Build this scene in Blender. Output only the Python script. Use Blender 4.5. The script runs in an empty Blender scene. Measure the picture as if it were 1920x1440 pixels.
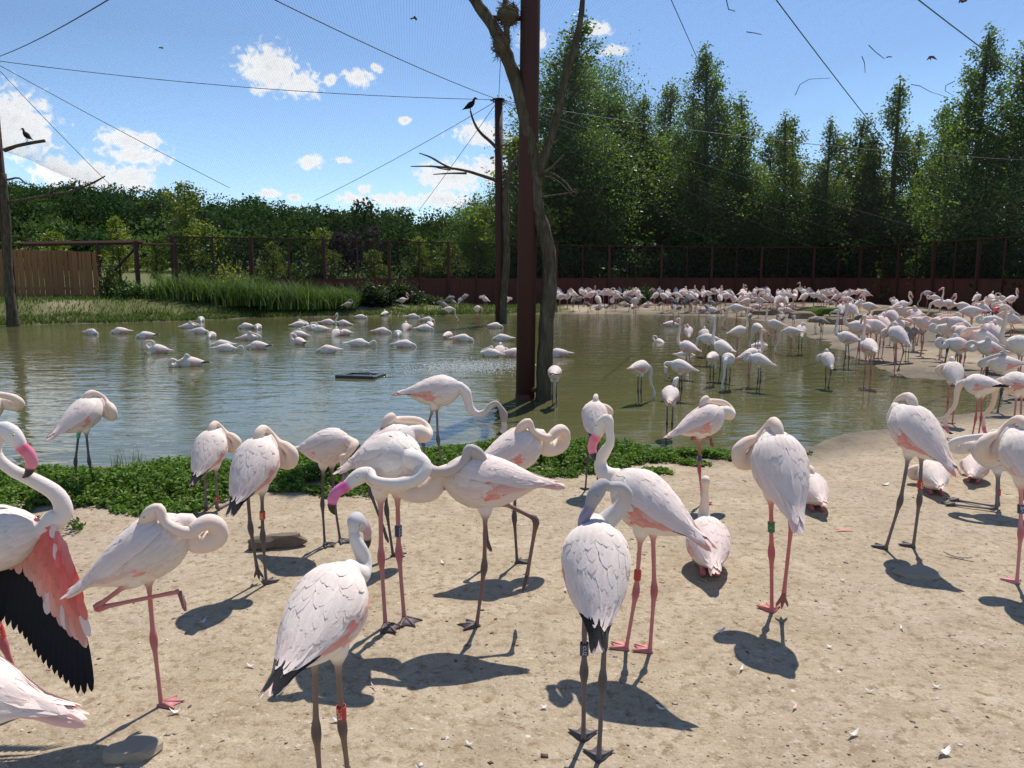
import bpy, math, random
import numpy as np
from mathutils import Vector, Matrix

random.seed(7)
RNG = np.random.default_rng(11)
SC = bpy.context.scene
COL = SC.collection
R = math.radians

# ------------------------------------------------------------------ camera
F_PX, CX, CY, CAM_H, PITCH = 1442.0, 960.0, 720.0, 1.75, R(8.09)
cam = bpy.data.cameras.new('camera')
cam.sensor_width = 36.0
cam.lens = 36.0 * F_PX / 1920.0
cam.clip_start, cam.clip_end = 0.05, 3000.0
cam_ob = bpy.data.objects.new('camera', cam)
cam_ob.location = (0, 0, CAM_H)
cam_ob.rotation_euler = (math.pi / 2 - PITCH, 0, 0)
COL.objects.link(cam_ob)
SC.camera = cam_ob

# ------------------------------------------------------------------ light and exposure
SUN_EL, SUN_AZ = R(58), R(22)            # azimuth to the right of the view direction
sun_dir = Vector((math.sin(SUN_AZ) * math.cos(SUN_EL), math.cos(SUN_AZ) * math.cos(SUN_EL), math.sin(SUN_EL)))
sl = bpy.data.lights.new('sun', 'SUN')
sl.energy, sl.angle, sl.color = 5.0, R(0.53), (1.0, 0.955, 0.89)
so = bpy.data.objects.new('sun', sl)
so.rotation_euler = sun_dir.to_track_quat('Z', 'Y').to_euler()
COL.objects.link(so)
SC.view_settings.view_transform = 'Standard'
SC.view_settings.look = 'None'
SC.view_settings.exposure = 0.32
SC.view_settings.gamma = 1.0
SC.view_settings.use_curve_mapping = False
SC.cycles.max_bounces = 8
SC.cycles.transparent_max_bounces = 12
SC.cycles.diffuse_bounces = 3
SC.cycles.caustics_reflective = False
SC.cycles.caustics_refractive = False
SC.cycles.sample_clamp_indirect = 6.0

# ------------------------------------------------------------------ pixel <-> place (to survey the photograph)
CP, SP = math.cos(PITCH), math.sin(PITCH)
def ray(px, py):
    u, v = (px - CX) / F_PX, (CY - py) / F_PX
    return Vector((u, CP + v * SP, -SP + v * CP))
def ground(px, py, z=0.0):
    d = ray(px, py); t = (z - CAM_H) / d.z
    return Vector((d.x * t, d.y * t, z))
def at(px, py, Y):
    d = ray(px, py); t = Y / d.y
    return Vector((d.x * t, Y, CAM_H + d.z * t))

# ------------------------------------------------------------------ node helpers
def new_mat(name):
    m = bpy.data.materials.new(name); m.use_nodes = True
    nt = m.node_tree; nt.nodes.clear()
    return m, nt
def N(nt, kind, **kw):
    n = nt.nodes.new(kind)
    for k, v in kw.items():
        if k == 'ins':
            for a, b in v.items(): n.inputs[a].default_value = b
        else: setattr(n, k, v)
    return n
def L(nt, a, b): nt.links.new(a, b)
def math_n(nt, op, a, b=None, c=None, clamp=False):
    n = nt.nodes.new('ShaderNodeMath'); n.operation = op; n.use_clamp = clamp
    for i, x in enumerate((a, b, c)):
        if x is None: continue
        if isinstance(x, (int, float)): n.inputs[i].default_value = x
        else: nt.links.new(x, n.inputs[i])
    return n.outputs[0]
def mix_c(nt, fac, a, b, mode='MIX'):
    n = nt.nodes.new('ShaderNodeMix'); n.data_type = 'RGBA'; n.blend_type = mode
    for s, x in ((n.inputs[0], fac), (n.inputs[6], a), (n.inputs[7], b)):
        if isinstance(x, (int, float)): s.default_value = x
        elif isinstance(x, tuple): s.default_value = (*x, 1.0) if len(x) == 3 else x
        else: nt.links.new(x, s)
    return n.outputs[2]
def ramp(nt, fac, stops):
    n = nt.nodes.new('ShaderNodeValToRGB'); cr = n.color_ramp
    while len(cr.elements) < len(stops): cr.elements.new(0.5)
    for e, (p, c) in zip(cr.elements, stops):
        e.position = p; e.color = (*c, 1.0) if len(c) == 3 else c
    nt.links.new(fac, n.inputs[0])
    return n.outputs[0]
def noise(nt, vec, scale, detail=4, rough=0.55, dist=0.0, out=0):
    n = nt.nodes.new('ShaderNodeTexNoise')
    n.inputs['Scale'].default_value = scale; n.inputs['Detail'].default_value = detail
    n.inputs['Roughness'].default_value = rough; n.inputs['Distortion'].default_value = dist
    if vec is not None: nt.links.new(vec, n.inputs['Vector'])
    return n.outputs[out]
def bump(nt, h, strength=0.3, dist=0.01, normal=None):
    n = nt.nodes.new('ShaderNodeBump'); n.inputs['Strength'].default_value = strength
    n.inputs['Distance'].default_value = dist; nt.links.new(h, n.inputs['Height'])
    if normal is not None: nt.links.new(normal, n.inputs['Normal'])
    return n.outputs[0]
def finish(nt, shader):
    o = nt.nodes.new('ShaderNodeOutputMaterial'); nt.links.new(shader, o.inputs['Surface'])
def principled(nt, color=None, rough=0.6, spec=0.3, normal=None, metallic=0.0):
    p = nt.nodes.new('ShaderNodeBsdfPrincipled')
    if isinstance(color, tuple): p.inputs['Base Color'].default_value = (*color, 1)
    elif color is not None: nt.links.new(color, p.inputs['Base Color'])
    if isinstance(rough, (int, float)): p.inputs['Roughness'].default_value = rough
    else: nt.links.new(rough, p.inputs['Roughness'])
    p.inputs['Specular IOR Level'].default_value = spec
    p.inputs['Metallic'].default_value = metallic
    if normal is not None: nt.links.new(normal, p.inputs['Normal'])
    return p

# ------------------------------------------------------------------ world: clear sky with fair-weather cumulus
w = bpy.data.worlds.new('World'); SC.world = w; w.use_nodes = True
nt = w.node_tree; nt.nodes.clear()
sky = N(nt, 'ShaderNodeTexSky', sky_type='NISHITA', sun_disc=False)
sky.sun_elevation, sky.sun_rotation = SUN_EL, SUN_AZ
sky.air_density, sky.dust_density, sky.ozone_density = 0.9, 0.0, 4.5
geo = N(nt, 'ShaderNodeNewGeometry')
tc = N(nt, 'ShaderNodeTexCoord')
sep = N(nt, 'ShaderNodeSeparateXYZ'); L(nt, tc.outputs['Generated'], sep.inputs[0])
az = math_n(nt, 'ARCTAN2', sep.outputs[0], sep.outputs[1])
el = math_n(nt, 'ARCSINE', sep.outputs[2])
comb = N(nt, 'ShaderNodeCombineXYZ'); L(nt, az, comb.inputs[0]); L(nt, el, comb.inputs[1])
n_big = noise(nt, comb.outputs[0], 48, 2, 0.5)
n_fine = noise(nt, comb.outputs[0], 120, 5, 0.5, 0.6)
# (x, y, half width, half height) of each cloud in photograph pixels, read as directions in the sky
CLOUDS = [(20, 232, 74, 62), (505, 128, 62, 44), (560, 158, 48, 26), (672, 146, 32, 17), (706, 128, 16, 9), (245, 262, 62, 18), (255, 292, 66, 17),
          (110, 322, 48, 28), (165, 330, 66, 30), (245, 336, 46, 28), (582, 303, 28, 16), (640, 300, 20, 8), (760, 226, 14, 8),
          (905, 250, 62, 24), (845, 332, 74, 34), (915, 318, 44, 28), (680, 355, 20, 10), (660, 374, 34, 14), (740, 376, 46, 16), (830, 374, 70, 20), (505, 362, 26, 9), (552, 370, 18, 8),
          (1118, 55, 32, 15), (1000, 75, 34, 20), (618, 150, 14, 12), (1150, 95, 30, 10)]
blobs = []
for (x, y, hw, hh) in CLOUDS:
    d = ray(x, y).normalized()
    blobs.append((math.atan2(d.x, d.y), math.asin(d.z), hw / F_PX * 0.96, hh / F_PX))
rb = random.Random(5)
for k in range(12):                                   # the same weather goes on outside the frame
    a = rb.uniform(R(48), R(312))
    if a > math.pi: a -= 2 * math.pi
    blobs.append((a, R(rb.uniform(5, 30)), rb.uniform(.02, .07), rb.uniform(.012, .03)))
acc = None
for (a0, e0, hw, hh) in blobs:
    v = N(nt, 'ShaderNodeVectorMath', operation='MULTIPLY_ADD'); L(nt, comb.outputs[0], v.inputs[0])
    v.inputs[1].default_value = (1 / hw, 1 / hh, 0); v.inputs[2].default_value = (-a0 / hw, -e0 / hh, 0)
    ln = N(nt, 'ShaderNodeVectorMath', operation='LENGTH'); L(nt, v.outputs[0], ln.inputs[0])
    acc = ln.outputs['Value'] if acc is None else math_n(nt, 'SMOOTH_MIN', acc, ln.outputs['Value'], 0.15)
acc = math_n(nt, 'MAXIMUM', math_n(nt, 'SUBTRACT', 1.0, acc), -1.0)
dens = math_n(nt, 'ADD', math_n(nt, 'MULTIPLY', acc, 0.85), math_n(nt, 'MULTIPLY_ADD', n_fine, 1.35, -0.66))
dens = math_n(nt, 'ADD', dens, math_n(nt, 'MULTIPLY_ADD', n_big, 0.7, -0.35))
mr = N(nt, 'ShaderNodeMapRange', interpolation_type='SMOOTHSTEP', ins={'From Min': -0.02, 'From Max': 0.46}); L(nt, dens, mr.inputs[0])
shade = noise(nt, comb.outputs[0], 40, 4, 0.6, 0.4)
c_col = ramp(nt, math_n(nt, 'ADD', math_n(nt, 'MULTIPLY', dens, 0.45), math_n(nt, 'MULTIPLY', shade, 0.55)),
             [(0.22, (5.6, 6.0, 6.6)), (0.40, (6.6, 6.75, 6.9)), (0.62, (6.0, 6.15, 6.4)), (0.85, (4.9, 5.1, 5.6))])
skyc = mix_c(nt, mr.outputs[0], sky.outputs[0], c_col)
bg = N(nt, 'ShaderNodeBackground', ins={'Strength': 0.125}); L(nt, skyc, bg.inputs['Color'])
wo = N(nt, 'ShaderNodeOutputWorld'); L(nt, bg.outputs[0], wo.inputs['Surface'])
w.cycles.sampling_method = 'NONE'

# ------------------------------------------------------------------ mesh helpers
class MB:
    """collects vertices, faces, material indices and vertex colours for ONE mesh"""
    def __init__(self): self.v, self.f, self.m, self.c = [], [], [], []
    def add(self, verts, faces, mat=0, col=(1, 1, 1)):
        o = len(self.v)
        self.v.extend([tuple(p) for p in verts])
        if len(col) == 3 and isinstance(col[0], (int, float)): self.c.extend([tuple(col)] * len(verts))
        else: self.c.extend([tuple(x) for x in col])
        for f in faces: self.f.append(tuple(i + o for i in f))
        if isinstance(mat, int): self.m.extend([mat] * len(faces))
        else: self.m.extend(mat)
    def box(self, lo, hi, mat=0, col=(1, 1, 1)):
        x0, y0, z0 = lo; x1, y1, z1 = hi
        self.add([(x0, y0, z0), (x1, y0, z0), (x1, y1, z0), (x0, y1, z0), (x0, y0, z1), (x1, y0, z1), (x1, y1, z1), (x0, y1, z1)],
                 [(0, 3, 2, 1), (4, 5, 6, 7), (0, 1, 5, 4), (1, 2, 6, 5), (2, 3, 7, 6), (3, 0, 4, 7)], mat, col)
    def tube(self, pts, radii, n=8, mat=0, col=(1, 1, 1), jitter=0.0, cap=True, rnd=None):
        pts = [Vector(p) for p in pts]
        if isinstance(radii, (int, float)): radii = [radii] * len(pts)
        T = [(pts[min(i + 1, len(pts) - 1)] - pts[max(i - 1, 0)]).normalized() for i in range(len(pts))]
        up = Vector((0, 0, 1)) if abs(T[0].z) < .9 else Vector((1, 0, 0))
        U = (up - T[0] * up.dot(T[0])).normalized()
        vs, cs = [], []
        for i, p in enumerate(pts):
            U = (U - T[i] * U.dot(T[i])).normalized(); S = T[i].cross(U)
            for k in range(n):
                a = 2 * math.pi * k / n
                r = radii[i] * (1 + (rnd or random).uniform(-jitter, jitter)) if jitter else radii[i]
                vs.append(p + (U * math.cos(a) + S * math.sin(a)) * r)
                cs.append(col[i] if not isinstance(col[0], (int, float)) else col)
        fs = [(i * n + k, i * n + (k + 1) % n, (i + 1) * n + (k + 1) % n, (i + 1) * n + k) for i in range(len(pts) - 1) for k in range(n)]
        if cap:
            fs.append(tuple(range(n - 1, -1, -1))); fs.append(tuple((len(pts) - 1) * n + k for k in range(n)))
        self.add(vs, fs, mat, cs)
    def mesh(self, name, mats, smooth=True):
        me = bpy.data.meshes.new(name)
        me.from_pydata([tuple(p) for p in self.v], [], self.f)
        for m in mats: me.materials.append(m)
        if len(mats) > 1: me.polygons.foreach_set('material_index', self.m)
        a = me.color_attributes.new('Col', 'FLOAT_COLOR', 'POINT')
        a.data.foreach_set('color', np.c_[np.array(self.c, dtype=np.float32).reshape(-1, 3), np.ones(len(self.v), np.float32)].ravel())
        if smooth: me.polygons.foreach_set('use_smooth', [True] * len(me.polygons))
        me.update()
        return me
    def build(self, name, mats, parent=None, smooth=True):
        return obj(name, self.mesh(name, mats if isinstance(mats, (list, tuple)) else [mats], smooth), parent)

def np_mesh(name, V, Q, mats, C=None, smooth=False):
    """mesh from numpy arrays: V (n,3), Q (m,k) faces with k corners each, C (n,3) colours"""
    me = bpy.data.meshes.new(name)
    V = np.asarray(V, np.float32); Q = np.asarray(Q, np.int32); k = Q.shape[1]
    me.vertices.add(len(V)); me.vertices.foreach_set('co', V.ravel())
    me.loops.add(Q.size); me.loops.foreach_set('vertex_index', Q.ravel())
    me.polygons.add(len(Q)); me.polygons.foreach_set('loop_start', np.arange(0, Q.size, k, dtype=np.int32))
    me.update(calc_edges=True)
    for m in (mats if isinstance(mats, (list, tuple)) else [mats]): me.materials.append(m)
    if C is not None:
        a = me.color_attributes.new('Col', 'FLOAT_COLOR', 'POINT')
        a.data.foreach_set('color', np.c_[np.asarray(C, np.float32), np.ones(len(V), np.float32)].ravel())
    if smooth: me.polygons.foreach_set('use_smooth', np.ones(len(Q), bool))
    me.validate()
    return me
def obj(name, data, parent=None):
    o = bpy.data.objects.new(name, data); COL.objects.link(o)
    if parent is not None: o.parent = parent
    return o
def tag(o, label=None, cat=None, group=None, kind=None):
    if label: o['label'] = label
    if cat: o['category'] = cat
    if group: o['group'] = group
    if kind: o['kind'] = kind
    return o
def catmull(P, per):
    """centripetal-like smooth interpolation of rows of P (positions and any extra columns)"""
    P = np.asarray(P, float); out = []
    n = len(P)
    for i in range(n - 1):
        p0, p1, p2, p3 = P[max(i - 1, 0)], P[i], P[i + 1], P[min(i + 2, n - 1)]
        d1 = max(np.linalg.norm((p2 - p1)[:3]), 1e-5); d0 = max(np.linalg.norm((p1 - p0)[:3]), 1e-5); d2 = max(np.linalg.norm((p3 - p2)[:3]), 1e-5)
        m1 = (p2 - p1) if i == 0 else ((p1 - p0) / d0 * d1 + (p2 - p1)) / 2 * 1.0
        m2 = (p2 - p1) if i == n - 2 else ((p2 - p1) + (p3 - p2) / d2 * d1) / 2 * 1.0
        for k in range(per):
            t = k / per; t2, t3 = t * t, t * t * t
            out.append((2 * t3 - 3 * t2 + 1) * p1 + (t3 - 2 * t2 + t) * m1 + (-2 * t3 + 3 * t2) * p2 + (t3 - t2) * m2)
    out.append(P[-1])
    return np.array(out)
def vnoise(x, y, s, seed=0):
    """cheap smooth value noise for terrain, vectorised"""
    x, y = np.asarray(x) / s, np.asarray(y) / s
    xi, yi = np.floor(x).astype(int), np.floor(y).astype(int); fx, fy = x - xi, y - yi
    fx, fy = fx * fx * (3 - 2 * fx), fy * fy * (3 - 2 * fy)
    def h(a, b): 
        v = np.sin(a * 127.1 + b * 311.7 + seed * 74.7) * 43758.5453
        return v - np.floor(v)
    return (h(xi, yi) * (1 - fx) + h(xi + 1, yi) * fx) * (1 - fy) + (h(xi, yi + 1) * (1 - fx) + h(xi + 1, yi + 1) * fx) * fy
# ================================================================== SETTING
WATER_Z = -0.06
NEAR_SHORE = [(-260, 905), (0, 880), (150, 876), (300, 868), (560, 852), (830, 838), (1150, 836), (1380, 848), (1500, 846), (1548, 836), (1575, 812), (1640, 800), (1700, 795), (1790, 778), (1870, 762)]
FAR_SHORE = [(1885, 728), (1800, 714), (1690, 706), (1640, 692), (1600, 668), (1545, 642), (1485, 616), (1420, 602), (1350, 593), (1200, 590), (1040, 588), (960, 590), (700, 593), (480, 596), (290, 604), (60, 610), (-120, 616), (-420, 640), (-700, 720)]
POND = np.array([ground(x, y, WATER_Z)[:2] for x, y in NEAR_SHORE + FAR_SHORE])
def poly_sd(X, Y, poly):
    """signed distance to a polygon, positive inside"""
    P = np.stack([X, Y], -1); d = np.full(X.shape, 1e9); inside = np.zeros(X.shape, bool)
    for i in range(len(poly)):
        a, b = poly[i], poly[(i + 1) % len(poly)]
        e = b - a; q = P - a; t = np.clip((q @ e) / (e @ e), 0, 1)
        d = np.minimum(d, np.linalg.norm(q - t[..., None] * e, axis=-1))
        c = ((a[1] > Y) != (b[1] > Y)) & (X < (b[0] - a[0]) * (Y - a[1]) / (b[1] - a[1] + 1e-12) + a[0])
        inside ^= c
    return np.where(inside, d, -d)
def hill(X, Y):
    r = np.clip((Y - 70) / 240, 0, 1); r = r * r * (3 - 2 * r)
    side = np.clip(.31 - X / (Y + 1) * .92, .08, 1.1)
    return np.maximum(r * (34 * side - 6.5), 0)
def ground_z(X, Y):
    X = np.asarray(X, float); Y = np.asarray(Y, float)
    X = X + (vnoise(X, Y, .8, 3) - .5) * .35 * np.clip(Y / 10, .5, 2); Yd = Y + (vnoise(X, Y, .9, 4) - .5) * .35 * np.clip(Y / 10, .5, 2)
    sd = poly_sd(X, Yd, POND)
    land = np.clip(-sd / 1.3, 0, 1)
    z = np.where(sd > 0, WATER_Z - np.clip(sd * .30, 0, .5), WATER_Z + (-WATER_Z) * land ** .8)
    z = z + np.where(sd < 0, 1, .0) * ((vnoise(X, Y, .55, 1) - .5) * .014 + (vnoise(X, Y, .16, 2) - .5) * .007) * np.clip(-sd, 0, 1)
    b = np.clip((-sd - .4) / 3.4, 0, 1); b = b * b * (3 - 2 * b); q = np.clip((-2.0 - X) / 6, 0, 1)
    z = z + .72 * b * q * (Y > 18)
    return z + hill(X, Y), sd
ys = np.concatenate([np.linspace(-8, 1.5, 12)[:-1], 1.5 * (900 / 1.5) ** np.linspace(0, 1, 300)])
ts = np.linspace(-1, 1, 361); ts = np.sign(ts) * (.55 * np.abs(ts) + .45 * np.abs(ts) ** 3)
GX, GY = np.meshgrid(ts, ys); GX = GX * (np.maximum(GY, 0) * 1.7 + 4.5) + np.where(GY > 150, GX * (GY - 150) * .6, 0)
GZ, GSD = ground_z(GX, GY)
nr, nc = GX.shape
idx = np.arange(nr * nc).reshape(nr, nc)
Q = np.stack([idx[:-1, :-1], idx[:-1, 1:], idx[1:, 1:], idx[1:, :-1]], -1).reshape(-1, 4)
def grass_cover(X, Y):
    far = (Y > 20) & (X < 3.0); g = np.where(far, np.clip((vnoise(X, Y, 2.2, 9) * 1.5 + vnoise(X, Y, .7, 19) * .6 - .35 + np.clip((-9 - X) / 6, 0, .55)), 0, 1), 0)
    fy = np.interp(X, FW0[:, 0], FW0[:, 1])
    return np.where(Y > fy + .3, 1, g)
FW0 = np.array([((px - CX) / F_PX * (D * CP + .2), D) for px, D in [(-400, 34), (330, 36.0), (470, 37.6), (610, 39.2), (790, 42), (960, 45), (1100, 47), (1400, 50), (1560, 50.5), (1650, 47), (1760, 41), (1860, 37), (1990, 33), (2600, 22)]])
GR = grass_cover(GX, GY)
MUD = np.clip((GX - 3.2) / 2, 0, 1) * np.clip((GY - 8.5) / 2, 0, 1) * np.where(GY > 60, 0, 1) * np.clip(vnoise(GX, GY, 1.6, 41) * 1.2 + vnoise(GX, GY, .5, 42) * .6 - .12, 0, 1)
GC = np.stack([GR, np.maximum(MUD, np.clip(1 - np.abs(GSD + .12) / np.clip(.55 + GY * .014, .3, 1.1), 0, 1)), np.zeros_like(GR)], -1)
def ground_mat():
    m, nt = new_mat('sandy_ground')
    a = N(nt, 'ShaderNodeAttribute', attribute_name='Col'); sp = N(nt, 'ShaderNodeSeparateColor'); L(nt, a.outputs['Color'], sp.inputs[0])
    g = N(nt, 'ShaderNodeNewGeometry'); P = g.outputs['Position']
    n0 = noise(nt, P, .55, 4, .6); n1 = noise(nt, P, 3.2, 5, .65); n2 = noise(nt, P, 18, 5, .7); n3 = noise(nt, P, 85, 4, .75)
    c = ramp(nt, n1, [(.30, (.325, .255, .172)), (.48, (.400, .324, .228)), (.68, (.49, .408, .300))])
    c = mix_c(nt, math_n(nt, 'MULTIPLY_ADD', n0, 2.0, -.75, True), c, (.40, .335, .25))
    c = mix_c(nt, ramp(nt, n2, [(.36, (1, 1, 1)), (.50, (0, 0, 0))]), c, (.27, .20, .125))
    c = mix_c(nt, math_n(nt, 'MULTIPLY', ramp(nt, noise(nt, P, 34, 3, .6), [(.60, (0, 0, 0)), (.70, (1, 1, 1))]), .55), c, (.62, .55, .45))
    c = mix_c(nt, math_n(nt, 'MULTIPLY_ADD', n3, 2.2, -.8, True), c, (.70, .62, .52), 'MULTIPLY')
    vo = N(nt, 'ShaderNodeTexVoronoi', feature='F1', ins={'Scale': 5.5, 'Randomness': 1.0}); L(nt, P, vo.inputs['Vector'])
    dots = math_n(nt, 'MULTIPLY', ramp(nt, math_n(nt, 'ADD', vo.outputs['Distance'], math_n(nt, 'MULTIPLY', n2, .16)), [(.125, (1, 1, 1)), (.155, (0, 0, 0))]), ramp(nt, vo.outputs['Color'], [(.70, (0, 0, 0)), (.72, (.8, .8, .8))]))
    c = mix_c(nt, dots, c, (.62, .58, .53))                                     # droppings
    grass = mix_c(nt, n2, (.055, .078, .022), (.13, .125, .045))
    c = mix_c(nt, math_n(nt, 'MULTIPLY', sp.outputs[0], .95), c, grass)
    wet = math_n(nt, 'MULTIPLY', sp.outputs[1], math_n(nt, 'MULTIPLY_ADD', n1, 1.0, .35, True), None, True)
    c = mix_c(nt, wet, c, mix_c(nt, n2, (.060, .048, .034), (.135, .110, .080)))
    rg = math_n(nt, 'SUBTRACT', .97, math_n(nt, 'MULTIPLY', wet, .16))
    h = math_n(nt, 'ADD', math_n(nt, 'ADD', math_n(nt, 'MULTIPLY', n2, .55), math_n(nt, 'MULTIPLY', n3, .22)), math_n(nt, 'MULTIPLY', n1, .9))
    p = principled(nt, c, rg, .14, bump(nt, h, .85, .022)); finish(nt, p.outputs[0]); return m
M_GROUND = ground_mat()
g_ob = obj('ground', np_mesh('ground', np.stack([GX, GY, GZ], -1).reshape(-1, 3), Q, M_GROUND, GC.reshape(-1, 3), True)); tag(g_ob, kind='structure')
def gz(x, y):
    z, _ = ground_z(np.array([x]), np.array([y])); return float(z[0])

# ---- pond water
def water_mat():
    m, nt = new_mat('murky_pond_water')
    g = N(nt, 'ShaderNodeNewGeometry'); P = g.outputs['Position']
    mp = N(nt, 'ShaderNodeMapping'); mp.inputs['Scale'].default_value = (.55, 1.25, 1); L(nt, P, mp.inputs[0])
    w1 = noise(nt, mp.outputs[0], 2.6, 3, .55, .4); w2 = noise(nt, mp.outputs[0], 8.0, 3, .55, .3); w3 = noise(nt, mp.outputs[0], .45, 2, .5)
    amp = math_n(nt, 'MULTIPLY_ADD', w3, 1.6, -.35, True)
    h = math_n(nt, 'ADD', w1, math_n(nt, 'MULTIPLY', w2, math_n(nt, 'MULTIPLY', amp, .38)))
    c = mix_c(nt, w3, (.080, .078, .032), (.118, .112, .050))
    p = principled(nt, c, .045, .5, bump(nt, h, .32, .05)); p.inputs['IOR'].default_value = 1.33
    finish(nt, p.outputs[0]); return m
M_WATER = water_mat()
mn, mx_ = POND.min(0) - 3, POND.max(0) + 3
wm = np_mesh('pond_water', [(mn[0], mn[1], WATER_Z), (mx_[0], mn[1], WATER_Z), (mx_[0], 50, WATER_Z), (mn[0], 50, WATER_Z)], [(0, 1, 2, 3)], M_WATER)
tag(obj('pond_water', wm), kind='structure')

# ---- rusty steel, bark, wood, wire
def rust_mat(name='rusty_steel', a=(.045, .019, .016), b=(.085, .034, .025), scale=3.0):
    m, nt = new_mat(name); tcn = N(nt, 'ShaderNodeNewGeometry'); P = tcn.outputs['Position']
    mp = N(nt, 'ShaderNodeMapping'); mp.inputs['Scale'].default_value = (1, 1, .18); L(nt, P, mp.inputs[0])
    n1 = noise(nt, mp.outputs[0], scale * 2.2, 5, .65); n2 = noise(nt, P, scale * 9, 4, .6)
    c = mix_c(nt, n1, a, b); c = mix_c(nt, math_n(nt, 'MULTIPLY', n2, .45), c, (.045, .02, .016))
    p = principled(nt, c, .75, .3, bump(nt, n2, .25, .004)); finish(nt, p.outputs[0]); return m
M_RUST = rust_mat(); M_RUSTP = rust_mat('rusty_panel', (.075, .024, .017), (.14, .044, .029), 1.2)
def bark_mat():
    m, nt = new_mat('weathered_bark'); g = N(nt, 'ShaderNodeNewGeometry'); P = g.outputs['Position']
    mp = N(nt, 'ShaderNodeMapping'); mp.inputs['Scale'].default_value = (1, 1, .22); L(nt, P, mp.inputs[0])
    n1 = noise(nt, mp.outputs[0], 16, 6, .7, .6); n2 = noise(nt, P, 2.2, 3, .6)
    c = ramp(nt, n1, [(.28, (.028, .022, .016)), (.48, (.085, .067, .047)), (.72, (.19, .155, .115))])
    c = mix_c(nt, math_n(nt, 'MULTIPLY_ADD', n2, 1.4, -.55, True), c, (.105, .10, .055))
    p = principled(nt, c, .95, .1, bump(nt, n1, 1.0, .035)); finish(nt, p.outputs[0]); return m
M_BARK = bark_mat()
def plain_mat(name, c, rough=.7, spec=.3, vary=.3, scale=14, dark=(.03, .03, .03)):
    m, nt = new_mat(name); g = N(nt, 'ShaderNodeNewGeometry'); n1 = noise(nt, g.outputs['Position'], scale, 4, .6)
    p = principled(nt, mix_c(nt, math_n(nt, 'MULTIPLY', n1, vary), c, dark), rough, spec, bump(nt, n1, .2, .004)); finish(nt, p.outputs[0]); return m
M_WIRE = plain_mat('galvanised_cable', (.075, .077, .08), .6, .3, .2)
M_NET = plain_mat('netting_twine', (.045, .05, .055), .7, .2, .1)

# ---- pole line survey
POLE_A = ground(984, 748, WATER_Z); POLE_B = ground(936, 606, WATER_Z)
YC = 27.5; POLE_C = Vector((at(2, 330, YC).x, YC, 0.0))
def pole(px_bot, r, top, lean, label, cap=True, nm='support_pole'):
    base = Vector((px_bot.x, px_bot.y, -.5))
    e = obj(nm, None); e.location = base
    tag(e, label, 'pole', 'rust-brown steel poles holding up the net')
    mb = MB(); hh = top + .5
    mb.tube([(0, 0, 0), (lean * .5, 0, hh * .5), (lean, 0, hh)], r, 28)
    s = mb.build('shaft', M_RUST, e)
    mb = MB(); mb.tube([(0, 0, .35), (0, 0, .52)], r * 1.02, 28); mb.build('waterline_collar', M_RUSTP, e)
    mb = MB(); mb.tube([(lean, 0, hh), (lean, 0, hh + .03)], r * 1.5, 20)
    for k in range(8):
        a = k * math.pi / 4
        mb.tube([(lean + math.cos(a) * r * 1.2, math.sin(a) * r * 1.2, hh - .03), (lean + math.cos(a) * (r + .16), math.sin(a) * (r + .16), hh - .03)], .02, 6)
    mb.build('head_plate', M_RUST, e)
    return e, Vector((base.x + lean, base.y, top))
_, TOP_A = pole(POLE_A, .137, 8.7, .10, 'thick dark rusty pole standing in the pond beside the near dead trunk')
_, TOP_B = pole(POLE_B, .145, at(936, 187, POLE_B.y).z, 0, 'slimmer rusty pole at the far bank with perches and cables')
_, TOP_C = pole(POLE_C, .15, at(0, 112, YC).z, -.04, 'rusty pole cut by the left edge of the picture')

# ---- the fence: posts, panels and mesh in bays
FPTS = [(330, 36.0), (470, 37.6), (610, 39.2), (790, 42), (960, 45), (1100, 47), (1400, 50), (1560, 50.5), (1650, 47), (1760, 41), (1860, 37), (1990, 33)]
def fxy(px, D): return np.array([(px - CX) / F_PX * (D * CP + .2), D])
FW = np.array([fxy(*p) for p in FPTS])
FS = np.concatenate([[0], np.cumsum(np.linalg.norm(np.diff(FW, axis=0), axis=1))])
FH, PH = 3.5, 1.5
def f_at(s): return np.array([np.interp(s, FS, FW[:, 0]), np.interp(s, FS, FW[:, 1])])
def mesh_mat():
    m, nt = new_mat('fence_mesh'); g = N(nt, 'ShaderNodeNewGeometry')
    d = N(nt, 'ShaderNodeBsdfDiffuse', ins={'Color': (.03, .028, .026, 1)}); t = N(nt, 'ShaderNodeBsdfTransparent')
    n = noise(nt, g.outputs['Position'], 6, 2)
    mx = N(nt, 'ShaderNodeMixShader'); L(nt, math_n(nt, 'MULTIPLY_ADD', n, .12, .40), mx.inputs[0]); L(nt, t.outputs[0], mx.inputs[1]); L(nt, d.outputs[0], mx.inputs[2]); finish(nt, mx.outputs[0]); return m
M_MESH = mesh_mat()
fence = obj('steel_fence', None); fence.location = (FW[0][0], FW[0][1], 0)
tag(fence, 'rust-red steel fence with solid lower panels and dark mesh above, along the far bank', 'fence')
fo = np.array([FW[0][0], FW[0][1]])
nb = int(FS[-1] / 1.72)
fr = random.Random(3)
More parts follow.
